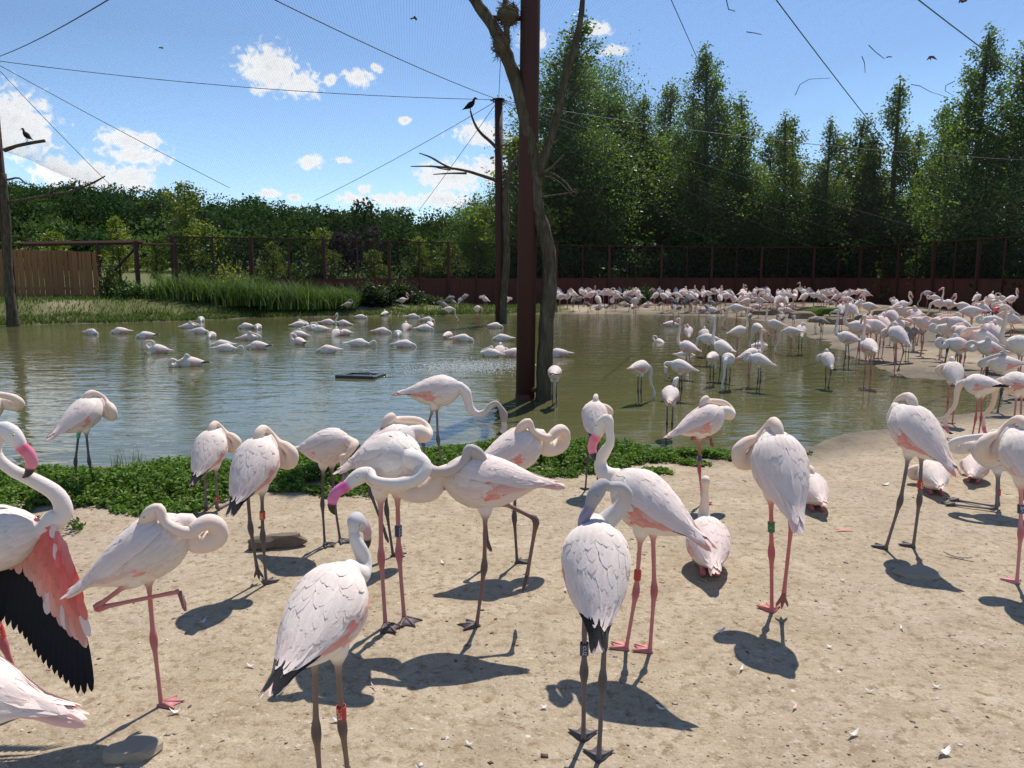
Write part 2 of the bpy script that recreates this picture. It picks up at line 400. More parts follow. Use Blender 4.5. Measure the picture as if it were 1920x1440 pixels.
for i in range(nb + 1):
    s = FS[-1] * i / nb; p = f_at(s) - fo
    r_ = .075 if i % 2 == 0 else .035
    mb = MB(); mb.box((-r_, -r_, -.2), (r_, r_, FH + (.06 if i % 2 == 0 else -.02)))
    o = mb.build('post', M_RUST, fence, False); o.location = (p[0], p[1], 0)
    if i == nb: break
    q = f_at(FS[-1] * (i + 1) / nb) - fo; d = q - p; ln = float(np.linalg.norm(d)); a = math.atan2(d[1], d[0])
    mb = MB(); nrib = 7
    for k in range(nrib):
        x0, x1 = ln * k / nrib + .004, ln * (k + 1) / nrib - .004
        mb.box((x0, .035 + fr.uniform(-.006, .006), -.15), (x1, .065, PH))
    mb.box((0, .066, -.1), (ln, .075, PH - .03)); mb.box((0, .0, PH + .002), (ln, .09, PH + .05))
    o = mb.build('panel', M_RUSTP, fence, False); o.location = (p[0], p[1], 0); o.rotation_euler.z = a
    me = np_mesh('mesh_sheet', [(0, .05, PH + .05), (ln, .05, PH + .05), (ln, .05, FH), (0, .05, FH)], [(0, 1, 2, 3)], M_MESH)
    o = obj('mesh_sheet', me, fence); o.location = (p[0], p[1], 0); o.rotation_euler.z = a
    mb = MB(); mb.box((-.01, -.03, FH - .05), (ln + .01, .03, FH + .012))
    o = mb.build('top_rail', M_RUST, fence, False); o.location = (p[0], p[1], 0); o.rotation_euler.z = a

# left: the older frame with a diagonal brace and its beam
fr_e = obj('gate_structure', None); fl = ground(262, 571); fl = Vector((fl.x * 34 / fl.y, 34, 0)); fr_e.location = fl
tag(fr_e, 'dark rusty beam frame with a diagonal brace behind the wooden fence', 'frame')
for nm, a, b, r_ in (('post', (0, 0, 0), (0, 0, at(262, 452, 34).z), .11), ('post', (at(330, 500, 34).x - fl.x, 0, 0), (at(330, 500, 34).x - fl.x, 0, at(330, 455, 34).z), .08),
                     ('post', (at(186, 500, 34).x - fl.x, 0, 0), (at(186, 500, 34).x - fl.x, 0, at(186, 455, 34).z), .07),
                     ('beam', (at(40, 455, 34).x - fl.x, .16, at(40, 457, 34).z), (at(265, 454, 34).x - fl.x, .16, at(265, 454, 34).z), .10),
                     ('beam', (at(265, 454, 34).x - fl.x, .16, at(265, 458, 34).z), (at(335, 454, 34).x - fl.x, .16, at(335, 458, 34).z), .045),
                     ('brace', (at(206, 510, 34).x - fl.x, .2, at(206, 512, 34).z), (at(256, 455, 34).x - fl.x, .2, at(256, 458, 34).z), .06)):
    mb = MB(); mb.tube([a, b], r_, 4); mb.build(nm, M_RUST, fr_e, False)

# wooden plank fence at the left
def wood_mat():
    m, nt = new_mat('larch_planks'); tcn = N(nt, 'ShaderNodeNewGeometry'); oi = N(nt, 'ShaderNodeObjectInfo')
    mp = N(nt, 'ShaderNodeMapping'); mp.inputs['Scale'].default_value = (9, 9, .5); L(nt, tcn.outputs['Position'], mp.inputs[0])
    n1 = noise(nt, mp.outputs[0], 2, 5, .6, .8)
    c = mix_c(nt, n1, (.22, .10, .042), (.34, .175, .08)); c = mix_c(nt, math_n(nt, 'MULTIPLY', oi.outputs['Random'], .5), c, (.14, .062, .03))
    p = principled(nt, c, .7, .25, bump(nt, n1, .3, .006)); finish(nt, p.outputs[0]); return m
M_WOOD = wood_mat()
YW = 33.2
wf = obj('plank_fence', None); wl, wr_ = at(-60, 570, YW), at(188, 570, YW + .8); wf.location = (wl.x, YW, 0)
tag(wf, 'brown vertical plank fence at the left edge of the far bank', 'fence')
xx = wl.x; k = 0; pr = random.Random(8)
while xx < wr_.x:
    wd = pr.choice((.145, .20, .26)); t = (xx - wl.x) / (wr_.x - wl.x)
    mb = MB(); zt = at(100, 466, YW).z - .12 * t + pr.uniform(-.012, .012)
    mb.box((.004, 0, .2), (wd - .004, .028, zt))
    o = mb.build('plank', M_WOOD, wf, False); o.location = (xx - wl.x, t * .8 + pr.uniform(-.012, .012), 0); xx += wd
mb = MB(); mb.box((0, .86, 1.1), (wr_.x - wl.x, .93, 1.2)); mb.build('rail', M_WOOD, wf, False)

# ---- dead trunks tied to the poles
def px_tube(mb, pts, Y, rpx, n=10, jit=.10, seed=0, per=3):
    rr = random.Random(seed); k = 1.0 / F_PX * Y
    P = [[*at(x, y, Y + dy), r_ * k] for (x, y, dy, r_) in [(q + (0,) * (3 - len(q))) + (rp,) for q, rp in zip(pts, rpx)]]
    S = catmull(P, per)
    mb.tube([Vector(q[:3]) for q in S], list(np.maximum(S[:, 3], .004)), n, 0, (1, 1, 1), jit, rnd=rr)
def tree_thing(name, label, cat, Y, px, parts):
    e = obj(name, None); b = at(*px, Y); e.location = (b.x, Y, 0); tag(e, label, cat)
    for nm, branches in parts:
        for j, (pts, rpx, n) in enumerate(branches):
            mb = MB(); px_tube(mb, pts, Y, rpx, n, .12 if n > 8 else .06, j + len(pts))
            mb.v = [(v[0] - b.x, v[1] - Y, v[2]) for v in mb.v]
            mb.build(nm, M_BARK, e)
    return e
YA = POLE_A.y - .05
tree_thing('dead_tree', 'tall forked dead trunk with peeling bark tied to the near pole', 'dead tree', YA, (1022, 750), [
    ('trunk', [([(1020, 775), (1020, 740), (1022, 680), (1024, 620), (1029, 560), (1031, 500), (1026, 455), (1014, 415), (1006, 380), (1003, 340), (1000, 300), (992, 255), (980, 200), (966, 150), (950, 105), (936, 75)],
                [19, 15.5, 14.5, 14, 13.5, 13, 13, 12.5, 12, 12, 13, 13, 12, 11.5, 12, 12.5], 14)]),
    ('branch', [([(940, 80), (925, 50), (905, 22), (886, -8), (865, -45)], [11, 10.5, 10, 9.5, 9], 12), ([(950, 90), (950, 55), (948, 20), (947, -25)], [6, 5.5, 5, 4.5], 8),
                ([(1004, 335), (1022, 290), (1038, 240), (1052, 185), (1064, 130), (1076, 90), (1088, 40), (1094, -20)], [9, 7.5, 6.8, 6.4, 6.2, 6, 5, 4.5], 10),
                ([(1012, 328), (1030, 318), (1048, 300), (1058, 290)], [3, 2.4, 1.8, 1], 6), ([(1012, 322), (1034, 325), (1060, 342), (1075, 360), (1085, 362)], [2.6, 2, 1.8, 1.4, .7], 6), ([(1014, 371), (1040, 366), (1062, 363), (1084, 358)], [2.6, 1.8, 1.5, .8], 6),
                ([(1020, 272), (1036, 268), (1047, 263)], [2.2, 1.6, 1], 6), ([(1015, 330), (1040, 336), (1058, 350), (1078, 372)], [1.8, 1.5, 1.2, .6], 6)])])
mb = MB(); a_, b_ = at(990, 731, YA - .02), at(1012, 732, YA - .02); mb.box((a_.x, YA - .06, a_.z - .03), (b_.x, YA, a_.z + .03)); tag(mb.build('bracket', M_RUSTP), 'small rusty bracket between the near pole and the dead trunk just above water', 'bracket')
YB = POLE_B.y - .1
tree_thing('dead_tree', 'dead trunk leaning on the far pole with bare side perches', 'dead tree', YB, (946, 606), [
    ('trunk', [([(943, 612), (944, 570), (947, 520), (950, 470), (950, 420), (947, 380), (950, 345), (962, 310), (975, 290)], [8, 7, 6.5, 6, 6, 6.5, 5.5, 4.5, 3.5], 10)]),
    ('branch', [([(932, 339), (905, 330), (880, 322), (850, 316), (810, 312), (770, 312)], [3.4, 3, 2.6, 2.2, 1.6, .9], 7), ([(850, 317), (830, 308), (808, 295), (786, 287)], [2.2, 1.8, 1.6, 1], 6), ([(875, 325), (845, 325), (812, 327)], [2, 1.5, .8], 6),
                ([(845, 319), (825, 316), (806, 310)], [1.3, 1, .6], 5), ([(932, 279), (920, 266), (905, 253), (893, 238), (886, 222), (882, 208)], [3, 3, 2.8, 2.4, 2, 1.6], 7), ([(940, 273), (952, 272), (960, 266)], [2, 1.6, 1], 5)])])
tree_thing('dead_tree', 'dead trunk at the left edge with long pale bare branches', 'dead tree', YC - .2, (14, 575), [
    ('trunk', [([(27, 622), (22, 578), (17, 530), (14, 470), (13, 420), (9, 370), (6, 325)], [12, 9.5, 8, 7.5, 7, 6, 5], 11)]),
    ('branch', [([(8, 282), (30, 274), (58, 268), (84, 264)], [4, 3.2, 3, 3], 7), ([(16, 379), (50, 374), (90, 366), (130, 360), (158, 350), (180, 340), (197, 330)], [3, 2.8, 2.6, 2.2, 2, 1.8, 1.2], 7),
                ([(84, 367), (100, 357), (122, 350), (147, 352)], [2, 1.8, 1.5, .8], 6), ([(14, 337), (36, 334), (48, 344), (68, 347)], [2, 1.6, 1.3, .7], 6)])])

# ---- stick nests in the fork of the near trunk
M_STRAW = plain_mat('nest_straw', (.20, .155, .10), .95, .1, .6, 30)
def nest(name, label, c, rx, rz, n, seed, droop=.3):
    rr = np.random.default_rng(seed); V, Qd = [], []
    e = obj(name, None); e.location = c; tag(e, label, 'nest')
    mb = MB()
    for k in range(n):
        a = rr.uniform(0, 6.28); rad = rr.uniform(.5, 1.0); z = rr.uniform(-1, 1)
        s = math.sqrt(max(0, 1 - z * z * .8)); p = Vector((math.cos(a) * rad * s * rx, math.sin(a) * rad * s * rx * .8, z * rz))
        d = Vector((-math.sin(a), math.cos(a), rr.uniform(-.4, .3))) * rr.uniform(.05, .14) + Vector((0, 0, -droop * rr.uniform(0, .12)))
        mb.tube([p - d, p, p + d + Vector((0, 0, -.01))], [.003, .005, .002], 4)
    mb2 = MB(); m = 10
    vs = []; fs = []
    for i in range(7):
        th = math.pi * (i + .5) / 7
        for k in range(m):
            q = 1 + rr.uniform(-.18, .12)
            vs.append((math.sin(th) * math.cos(2 * math.pi * k / m) * rx * .85 * q, math.sin(th) * math.sin(2 * math.pi * k / m) * rx * .7 * q, math.cos(th) * rz * .85 * q))
    for i in range(6):
        for k in range(m): fs.append((i * m + k, (i + 1) * m + k, (i + 1) * m + (k + 1) % m, i * m + (k + 1) % m))
    mb2.add(vs, fs + [tuple(range(m)), tuple(range(7 * m - 1, 6 * m - 1, -1))]); mb2.build('cup', M_STRAW, e)
    o = mb.build('straw', M_STRAW, e); tag(o, kind='stuff')
nest('nest', 'shaggy straw nest on the bracket near the top of the thick pole', at(952, 28, YA), .17, .15, 170, 1)
nest('nest', 'straw nest wedged in the fork of the near dead trunk', at(940, 84, YA - .1), .13, .16, 150, 2, .8)
mb = MB(); a_, b_ = at(955, 36, YA + .05), at(984, 34, YA + .05); mb.tube([at(915, 32, YA + .05), a_, b_], .035, 6); tag(mb.build('perch_bar', M_RUST), 'rusty bar carrying the straw nest on the thick pole', 'bar')

# ---- cables
def cable(p, q, sag, r_, label):
    p, q = Vector(p), Vector(q); pts = []
    for i in range(17):
        t = i / 16; v = p.lerp(q, t); v.z -= sag * 4 * t * (1 - t); pts.append(v)
    mb = MB(); mb.tube(pts, r_, 5); o = mb.build('cable', M_WIRE); tag(o, label, 'cable', 'steel cables bracing the net')
def fence_top(px):
    for i in range(len(FPTS) - 1):
        if FPTS[i][0] <= px <= FPTS[i + 1][0]:
            t = (px - FPTS[i][0]) / (FPTS[i + 1][0] - FPTS[i][0]); p = FW[i] * (1 - t) + FW[i + 1] * t
            return Vector((p[0], p[1], FH))
cable(TOP_B, TOP_C, .25, .012, 'cable running across the sky from the far pole to the left pole')
cable(TOP_B, at(500, -8, 16), .1, .012, 'cable rising from the far pole top to the upper left')
cable(TOP_B, at(590, 376, 37), .1, .011, 'cable slanting down left from the far pole toward the wooded hill')
cable(TOP_B, at(785, 395, 40), .05, .011, 'steep cable from the far pole past the bare perch')
cable(TOP_B, at(941, 60, 20), .0, .010, 'cable going up from the far pole top to the net')
cable(TOP_C, at(215, -8, 14), .1, .012, 'cable from the left pole top rising to the upper edge')
cable(TOP_C, at(205, 345, 31), .05, .011, 'steep cable from the left pole down behind the pale branch')
cable(TOP_C, at(430, 352, 34), .05, .012, 'long cable from the left pole slanting down to the hill')
for px, lab in ((1185, 'steepest cable from the far pole down to the fence right of the thick pole'), (1345, 'second steepest cable from the far pole down to the fence'), (1520, 'third cable from the far pole down to the right part of the fence'), (1640, 'fourth cable from the far pole running far right to the fence'), (1800, 'lowest-angled cable from the far pole in front of the poplars')):
    cable(TOP_B, fence_top(px), .15, .008, lab)
cable(TOP_B, at(1935, 301, 26), .3, .011, 'nearly level cable from the far pole across the trees to the right edge')
cable(at(1255, -8, 18), at(1312, 120, 30), .0, .011, 'short cable dropping from the top edge left of the tallest poplar')
cable(at(1448, -10, 16), at(1800, 425, 39), .2, .012, 'long cable slanting down the sky at right to the tree line')
cable(at(1710, -10, 14), at(1990, 195, 24), .05, .012, 'cable across the top right corner')

# ---- the net roof
FPOLY = np.vstack([FW, [[60, 5], [60, -6], [-46, -6], [-46, 30], [-24, 33.2]]])
def net_z(X, Y):
    d = np.full(X.shape, 1e9); P = np.stack([X, Y], -1)
    for i in range(len(FW) - 1):
        a, b = FW[i], FW[i + 1]; e = b - a; q = P - a; t = np.clip((q @ e) / (e @ e), 0, 1); d = np.minimum(d, np.linalg.norm(q - t[..., None] * e, axis=-1))
    k = np.clip(d / 15, 0, 1); k = k * (2 - k)
    z = FH + (8.45 - FH) * k
    
    z = z + .75 * np.exp(-((X - TOP_C.x) ** 2 + (Y - TOP_C.y) ** 2) / 40) + .3 * np.exp(-((X - TOP_A.x) ** 2 + (Y - TOP_A.y) ** 2) / 30)
    return z
def net_strings(along_y, lo, hi, step, f0, f1, nseg, rad):
    Vs, Qs = [], []; c = np.arange(lo, hi, step)
    t = np.linspace(f0, f1, nseg + 1)
    A, B = np.meshgrid(c, t, indexing='ij')
    X, Y = (A, B) if along_y else (B, A)
    ca, sa = math.cos(.13), math.sin(.13); X, Y = X * ca - Y * sa, X * sa + Y * ca
    Z = net_z(X, Y); ok = (poly_sd(X, Y, FPOLY) > -.2)
    base = 0; n3 = 3
    ring = [(math.cos(a), math.sin(a)) for a in (0, 2.094, 4.189)]
    Pn = np.stack([X, Y, Z], -1)
    V = np.stack([Pn + np.array([(rx if along_y else 0), (0 if along_y else rx), rz]) * rad for rx, rz in ring], 2)     # strings, samples, 3, xyz
    ns, nsmp = A.shape; I = np.arange(ns * nsmp * 3).reshape(ns, nsmp, 3)
    m = ok[:, :-1] & ok[:, 1:]
    out = []
    for k in range(3):
        k2 = (k + 1) % 3; out.append(np.stack([I[:, :-1, k], I[:, :-1, k2], I[:, 1:, k2], I[:, 1:, k]], -1)[m])
    return V.reshape(-1, 3), np.concatenate(out)
V1, Q1 = net_strings(True, -38, 50, .075, 3, 56, 30, .0017); V2, Q2 = net_strings(False, 3, 56, .075, -40, 56, 44, .0017)
net = obj('aviary_net', np_mesh('aviary_net', np.vstack([V1, V2]), np.vstack([Q1, Q2 + len(V1)]), M_NET))
tag(net, 'fine dark netting roof stretched over the whole aviary', 'net', kind='stuff')
# leaves and twigs caught in the net
M_DRY = plain_mat('dry_leaf', (.22, .10, .055), .8, .2, .4)
def on_net(px, py):
    d = ray(px, py).normalized(); t = 6.0
    for _ in range(400):
        p = Vector((0, 0, CAM_H)) + d * t
        if p.z > float(net_z(np.array([p.x]), np.array([p.y]))[0]): break
        t += .12
    return p + Vector((0, 0, .03))
for (pts, lab) in (([(1360, -5), (1366, 20), (1378, 23)], 'short forked twig caught in the net near the top edge'), ([(1400, 62), (1415, 64), (1428, 67)], 'small straight twig on the net'), ([(1491, 180), (1500, 160), (1518, 150), (1557, 148)], 'long bent twig lying on the net above the poplars'),
                   ([(1629, 87), (1640, 98), (1658, 112)], 'thin slanting twig caught in the net beside a red leaf'), ([(1616, 108), (1621, 120), (1622, 138)], 'curved hanging twig caught in the net'), ([(1708, 160), (1725, 163), (1745, 174), (1770, 182)], 'dark twig on the net left of the tall right trees'), ([(1790, 154), (1773, 162), (1772, 172), (1790, 182)], 'hooked twig on the net beside the tall right trees')):
    mb = MB(); mb.tube([on_net(*p) for p in pts], [.014, .012, .010, .006][:len(pts)], 5); tag(mb.build('twig', M_BARK), lab, 'twig')
lr = random.Random(4)
for (x, y, s, lab) in ((776, 36, .16, 'crumpled tan leaf hanging from the net at upper centre'), (1667, 108, .13, 'red-brown leaf lying on the net'), (1746, 110, .20, 'wide red-brown leaf cluster on the net'), (1804, 2, .17, 'dry leaf on the net at the top edge'), (302, 91, .08, 'tiny dark leaf on the net at upper left'), (1224, 168, .1, 'small reddish leaf on the net above the big tree')):
    c = on_net(x, y); mb = MB(); n = 9
    ang = sorted(lr.uniform(0, 6.28) for _ in range(n)); vs = [(0, 0, .02)] + [(math.cos(a) * s * (q := lr.uniform(.45, 1.0)), math.sin(a) * s * q * .8, lr.uniform(-.35, .2) * s) for a in ang]
    mb.add(vs, [(0, i + 1, (i + 1) % n + 1) for i in range(n)]); mb.add([(v[0], v[1], v[2] - .006) for v in vs], [(0, (i + 1) % n + 1, i + 1) for i in range(n)])
    o = mb.build('dry_leaf', M_DRY, None, False); o.location = c; tag(o, lab, 'leaf')

# ================================================================== TREES AND PLANTS
def leaf_mat(name, trans=.35, hue=(1, 1, 1), rough=.6, spec=.22):
    m, nt = new_mat(name); a = N(nt, 'ShaderNodeAttribute', attribute_name='Col')
    c = mix_c(nt, 1.0, a.outputs['Color'], hue, 'MULTIPLY')
    p = principled(nt, c, rough, spec)
    t = N(nt, 'ShaderNodeBsdfTranslucent'); L(nt, mix_c(nt, 1.0, c, (1.15, 1.4, .58), 'MULTIPLY'), t.inputs['Color'])
    mx = N(nt, 'ShaderNodeMixShader', ins={0: trans}); L(nt, p.outputs[0], mx.inputs[1]); L(nt, t.outputs[0], mx.inputs[2]); finish(nt, mx.outputs[0]); return m
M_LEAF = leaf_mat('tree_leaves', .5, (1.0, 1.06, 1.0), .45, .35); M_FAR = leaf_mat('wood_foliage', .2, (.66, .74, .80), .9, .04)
def leaves(P, size, C, rng, flat=.0, up=None):
    """rhombic leaf faces centred on the rows of P"""
    n = len(P); a = rng.normal(size=(n, 3)); 
    if up is not None: a = a * (1 - flat) + np.asarray(up) * flat * 1.5
    a /= np.linalg.norm(a, axis=1, keepdims=True)
    b = rng.normal(size=(n, 3)); b -= a * (a * b).sum(1, keepdims=True); b /= np.maximum(np.linalg.norm(b, axis=1, keepdims=True), 1e-6); c = np.cross(a, b)
    s = (size * rng.uniform(.6, 1.35, n))[:, None]
    V = np.stack([P - b * s, P - c * s * .55 + a * s * .12, P + b * s, P + c * s * .55 + a * s * .12], 1).reshape(-1, 3)
    return V, np.arange(n * 4).reshape(-1, 4), np.repeat(C, 4, 0)
def tree_meshes(kind, h, w, nleaf, leaf, seed, col_a, col_b):
    rng = np.random.default_rng(seed); rr = random.Random(seed); mb = MB()
    lean = rng.normal(size=2) * .02 * h
    trunk = [(lean[0] * t ** 2, lean[1] * t ** 2, h * .97 * t) for t in np.linspace(0, 1, 9)]
    mb.tube(trunk, [h * .016 * (1 - .9 * t) + .015 for t in np.linspace(0, 1, 9)], 8, 0, (1, 1, 1), .08, rnd=rr)
    pos, wt = [], []
    nbr = {'poplar': 120, 'spire': 84, 'broad': 70, 'young': 30}[kind]
    for i in range(nbr):
        t = {'broad': .22 + .76 * (i + rr.random()) / nbr, 'young': .15 + .83 * (i + rr.random()) / nbr}.get(kind, .05 + .93 * (i + rr.random()) / nbr)
        prof = {'poplar': (1 - t) ** .85 * (.55 + .45 * min(1, t * 4)) + .035, 'spire': (1 - t) ** .95 * .95 + .04, 'broad': math.sin(math.pi * min(1, .12 + t * .86)) ** .6, 'young': (1 - t) ** .7 * .9 + .1}[kind]
        ln = w * .5 * prof * rr.uniform(.55, 1.3) + .12; a = rr.uniform(0, 6.283)
        rise = {'poplar': rr.uniform(.45, 1.1), 'spire': rr.uniform(.4, 1.0), 'broad': rr.uniform(.15, .9), 'young': rr.uniform(.6, 1.3)}[kind]
        p0 = np.array([lean[0] * t * t, lean[1] * t * t, h * t * .96]); d = np.array([math.cos(a), math.sin(a), rise])
        pts = [p0 + d * ln * u + np.array([0, 0, (.30 if kind in ('poplar', 'young') else .1) * ln * u * u]) for u in (0, .35, .7, 1.0)]
        if ln > .5: mb.tube([Vector(q) for q in pts], [ln * .016 + .012, ln * .011 + .01, .012, .006], 5)
        for sb in range(2 + int(ln * 1.6)):
            u = rr.uniform(.2, 1.0); pos.append((pts, u, ln)); wt.append(.25 + ln * .3)
        pos.append((pts, 1.0, ln)); wt.append(.3 + ln * .15)
    pos.append(([np.array([lean[0], lean[1], h * .93]), np.array([lean[0], lean[1], h * .96]), np.array([lean[0], lean[1], h * .985]), np.array([lean[0], lean[1], h])], .6, .3)); wt.append(.6)
    wt = np.array(wt) / sum(wt); cnt = rng.multinomial(nleaf, wt)
    allp, allc = [], []
    for (pts, u, ln), c in zip(pos, cnt):
        if c == 0: continue
        q = np.array(pts); k = min(2, int(u * 3)); f = u * 3 - k; ctr = q[k] * (1 - f) + q[k + 1] * f
        sg = (.13 + .10 * ln) * {'poplar': 1.0, 'spire': .95, 'broad': 1.3, 'young': .8}[kind]
        P = ctr + rng.normal(size=(c, 3)) * np.array([sg, sg, sg * 1.15])
        tone = rng.uniform(0, 1); cc = np.array(col_a) * (1 - tone) + np.array(col_b) * tone
        allp.append(P); allc.append(np.tile(cc, (c, 1)) * rng.uniform(.7, 1.25, (c, 1)))
    P = np.vstack(allp); C = np.vstack(allc); P[:, 2] = np.maximum(P[:, 2], .3)
    V, Qd, CC = leaves(P, leaf, C, rng)
    return mb.mesh('trunk', [M_BARK]), np_mesh('crown', V, Qd, M_LEAF, CC)
TREES = {
    'broad': tree_meshes('broad', 18, 11, 44000, .105, 1, (.060, .105, .024), (.175, .220, .056)),
    'broad2': tree_meshes('broad', 14, 10, 36000, .105, 2, (.044, .080, .020), (.14, .18, .048)),
    'poplar': tree_meshes('poplar', 18, 6.6, 28000, .092, 3, (.056, .100, .026), (.17, .205, .058)),
    'poplar2': tree_meshes('poplar', 16, 6.0, 22000, .092, 4, (.065, .110, .028), (.20, .225, .062)),
    'spire': tree_meshes('spire', 14, 5.0, 13000, .088, 5, (.065, .105, .026), (.21, .215, .058)),
    'spire2': tree_meshes('spire', 12, 5.2, 13500, .088, 6, (.056, .088, .024), (.165, .175, .05)),
    'young': tree_meshes('young', 7, 3.0, 4200, .085, 7, (.10, .125, .025), (.23, .215, .05)),
}
def put_tree(kind, x, y, h, label, group, rot=None, wide=1.0, z=None):
    tm, cm = TREES[kind]; H = {'broad': 18, 'broad2': 14, 'poplar': 18, 'poplar2': 16, 'spire': 14, 'spire2': 12, 'young': 7}[kind]
    e = obj('tree', None); s = h / H; e.location = (x, y, gz(x, y) if z is None else z); e.scale = (s * wide, s * wide, s); e.rotation_euler.z = random.uniform(0, 6.28) if rot is None else rot
    tag(e, label, 'tree', group); obj('trunk', tm, e); obj('crown', cm, e); return e
# (kind, top x, top y, depth, width factor, label)
TL = [('poplar', 1050, 26, 56, 1.35, 'tallest broad leafy tree right behind the thick pole'), ('broad', 1112, 118, 60, .9, 'dense broad tree second from the thick pole'), ('poplar2', 1150, 182, 58, 1.5, 'rounded dark tree just left of the tallest poplar'),
      ('poplar2', 1212, 172, 60, 1.0, 'pointed tree between the dense broad trees and the tallest poplar'), ('poplar2', 1260, 150, 64, 1.0, 'slim pointed tree immediately left of the tallest poplar'), ('poplar', 1335, 66, 55, 1.1, 'tallest dark poplar with a narrow pointed top'), ('spire', 1402, 170, 57, 1.25, 'slimmer poplar standing close right of the tallest poplar'),
      ('spire', 1480, 208, 56, 1.1, 'first slender spire right of the poplar pair'), ('spire2', 1500, 215, 60, 1.1, 'second slender spire right of the poplar pair'), ('spire', 1556, 212, 55, 1.0, 'thin spire in the middle of the low row of trees'), ('spire2', 1602, 216, 57, 1.2, 'fuller spire in the low row before the bronze-leaved tree'),
      ('spire', 1688, 142, 53, 1.15, 'dark spiky tree with spreading upright branches at right'), ('spire2', 1655, 240, 54, 1.2, 'low tree directly left of the dark spiky tree'), ('poplar2', 1770, 190, 49, 1.0, 'sparse yellow-green tree between the spiky tree and the right edge'), ('poplar', 1848, 52, 44, 1.1, 'tall light-leaved tree second from the right edge'), ('poplar', 1925, 20, 41, 1.3, 'tallest leafy tree at the right edge of the picture'),
      ('broad2', 1420, 335, 56, 1.0, 'bushy tree low in front of the poplar pair'), ('broad2', 1300, 320, 58, 1.1, 'bushy tree low in front of the tallest poplar'), ('broad2', 1530, 345, 56, 1.0, 'bushy tree under the thin spires'), ('broad2', 1620, 355, 57, .9, 'bushy tree under the fuller spire'), ('broad2', 1740, 340, 53, .9, 'dark bushy tree under the sparse yellow-green tree'), ('broad2', 1850, 330, 48, .9, 'dark bushy tree low by the right edge'), ('broad2', 1195, 270, 62, 1.2, 'dark bushy tree filling the gap behind the far bank flock'),
      ('poplar2', 1445, 245, 64, 1.2, 'pointed tree filling the dip right of the poplar pair'), ('spire2', 1575, 255, 62, 1.3, 'pale pointed tree behind the thin spires'), ('poplar2', 1640, 262, 58, 1.2, 'pointed tree behind the low tree left of the spiky one'), ('spire', 1720, 235, 54, 1.2, 'pointed tree just right of the dark spiky tree'), ('poplar2', 1795, 215, 52, 1.1, 'pointed tree behind the sparse yellow-green one'), ('poplar2', 1300, 180, 66, 1.1, 'pointed tree half hidden left of the tallest poplar'), ('spire', 1375, 200, 62, 1.3, 'pointed tree between the two poplars'), ('poplar2', 1180, 215, 64, 1.2, 'pointed tree behind the dense broad trees'),
      ('broad2', 1090, 250, 55, .9, 'shadowy bushy tree close behind the thick pole'), ('broad2', 985, 330, 58, .8, 'small leafy tree seen between the two poles'), ('broad2', 900, 380, 85, 1.0, 'dark round tree at the wood edge left of the far pole'), ('young', 975, 262, 50, 1.4, 'light sprays of leaves between the two poles')]
for i, (k_, px, py, D, wf_, lab) in enumerate(TL):
    top = at(px, py, D); put_tree(k_, top.x, D, top.z - gz(top.x, D), lab, 'trees behind the fence', i * 1.7 + .3, wf_)
YL = [('young', 345, 345, 41, 1.15, 'tall sparse yellow-green young tree behind the reeds'), ('young', 218, 408, 37, 1.1, 'slim yellowish young tree behind the diagonal brace'), ('young', 95, 436, 37, 1.5, 'pale leafy sapling peeping over the plank fence'), ('young', 603, 430, 43, 1.1, 'yellow-green young tree behind the fence above the reeds'), ('young', 785, 445, 47, 1.2, 'yellowish young tree behind the mesh left of the far pole'), ('young', 840, 455, 47, 1.5, 'low yellowish sapling behind the mesh nearest the far pole'),
      ('young', 700, 470, 44, 1.5, 'small greenish sapling behind the mesh above the dark bushes'), ('young', 510, 455, 40, 1.2, 'small sapling behind the mesh at the left end'), ('young', 290, 450, 40, 1.2, 'leafy sapling left of the tall sparse young tree'), ('young', 1265, 470, 53, 2.0, 'sunlit leafy sapling behind the mesh right of the thick pole')]
for i, (k_, px, py, D, wf_, lab) in enumerate(YL):
    top = at(px, py, D); put_tree(k_, top.x, D, top.z - gz(top.x, D), lab, 'young trees behind the fence', i * 2.1, wf_)

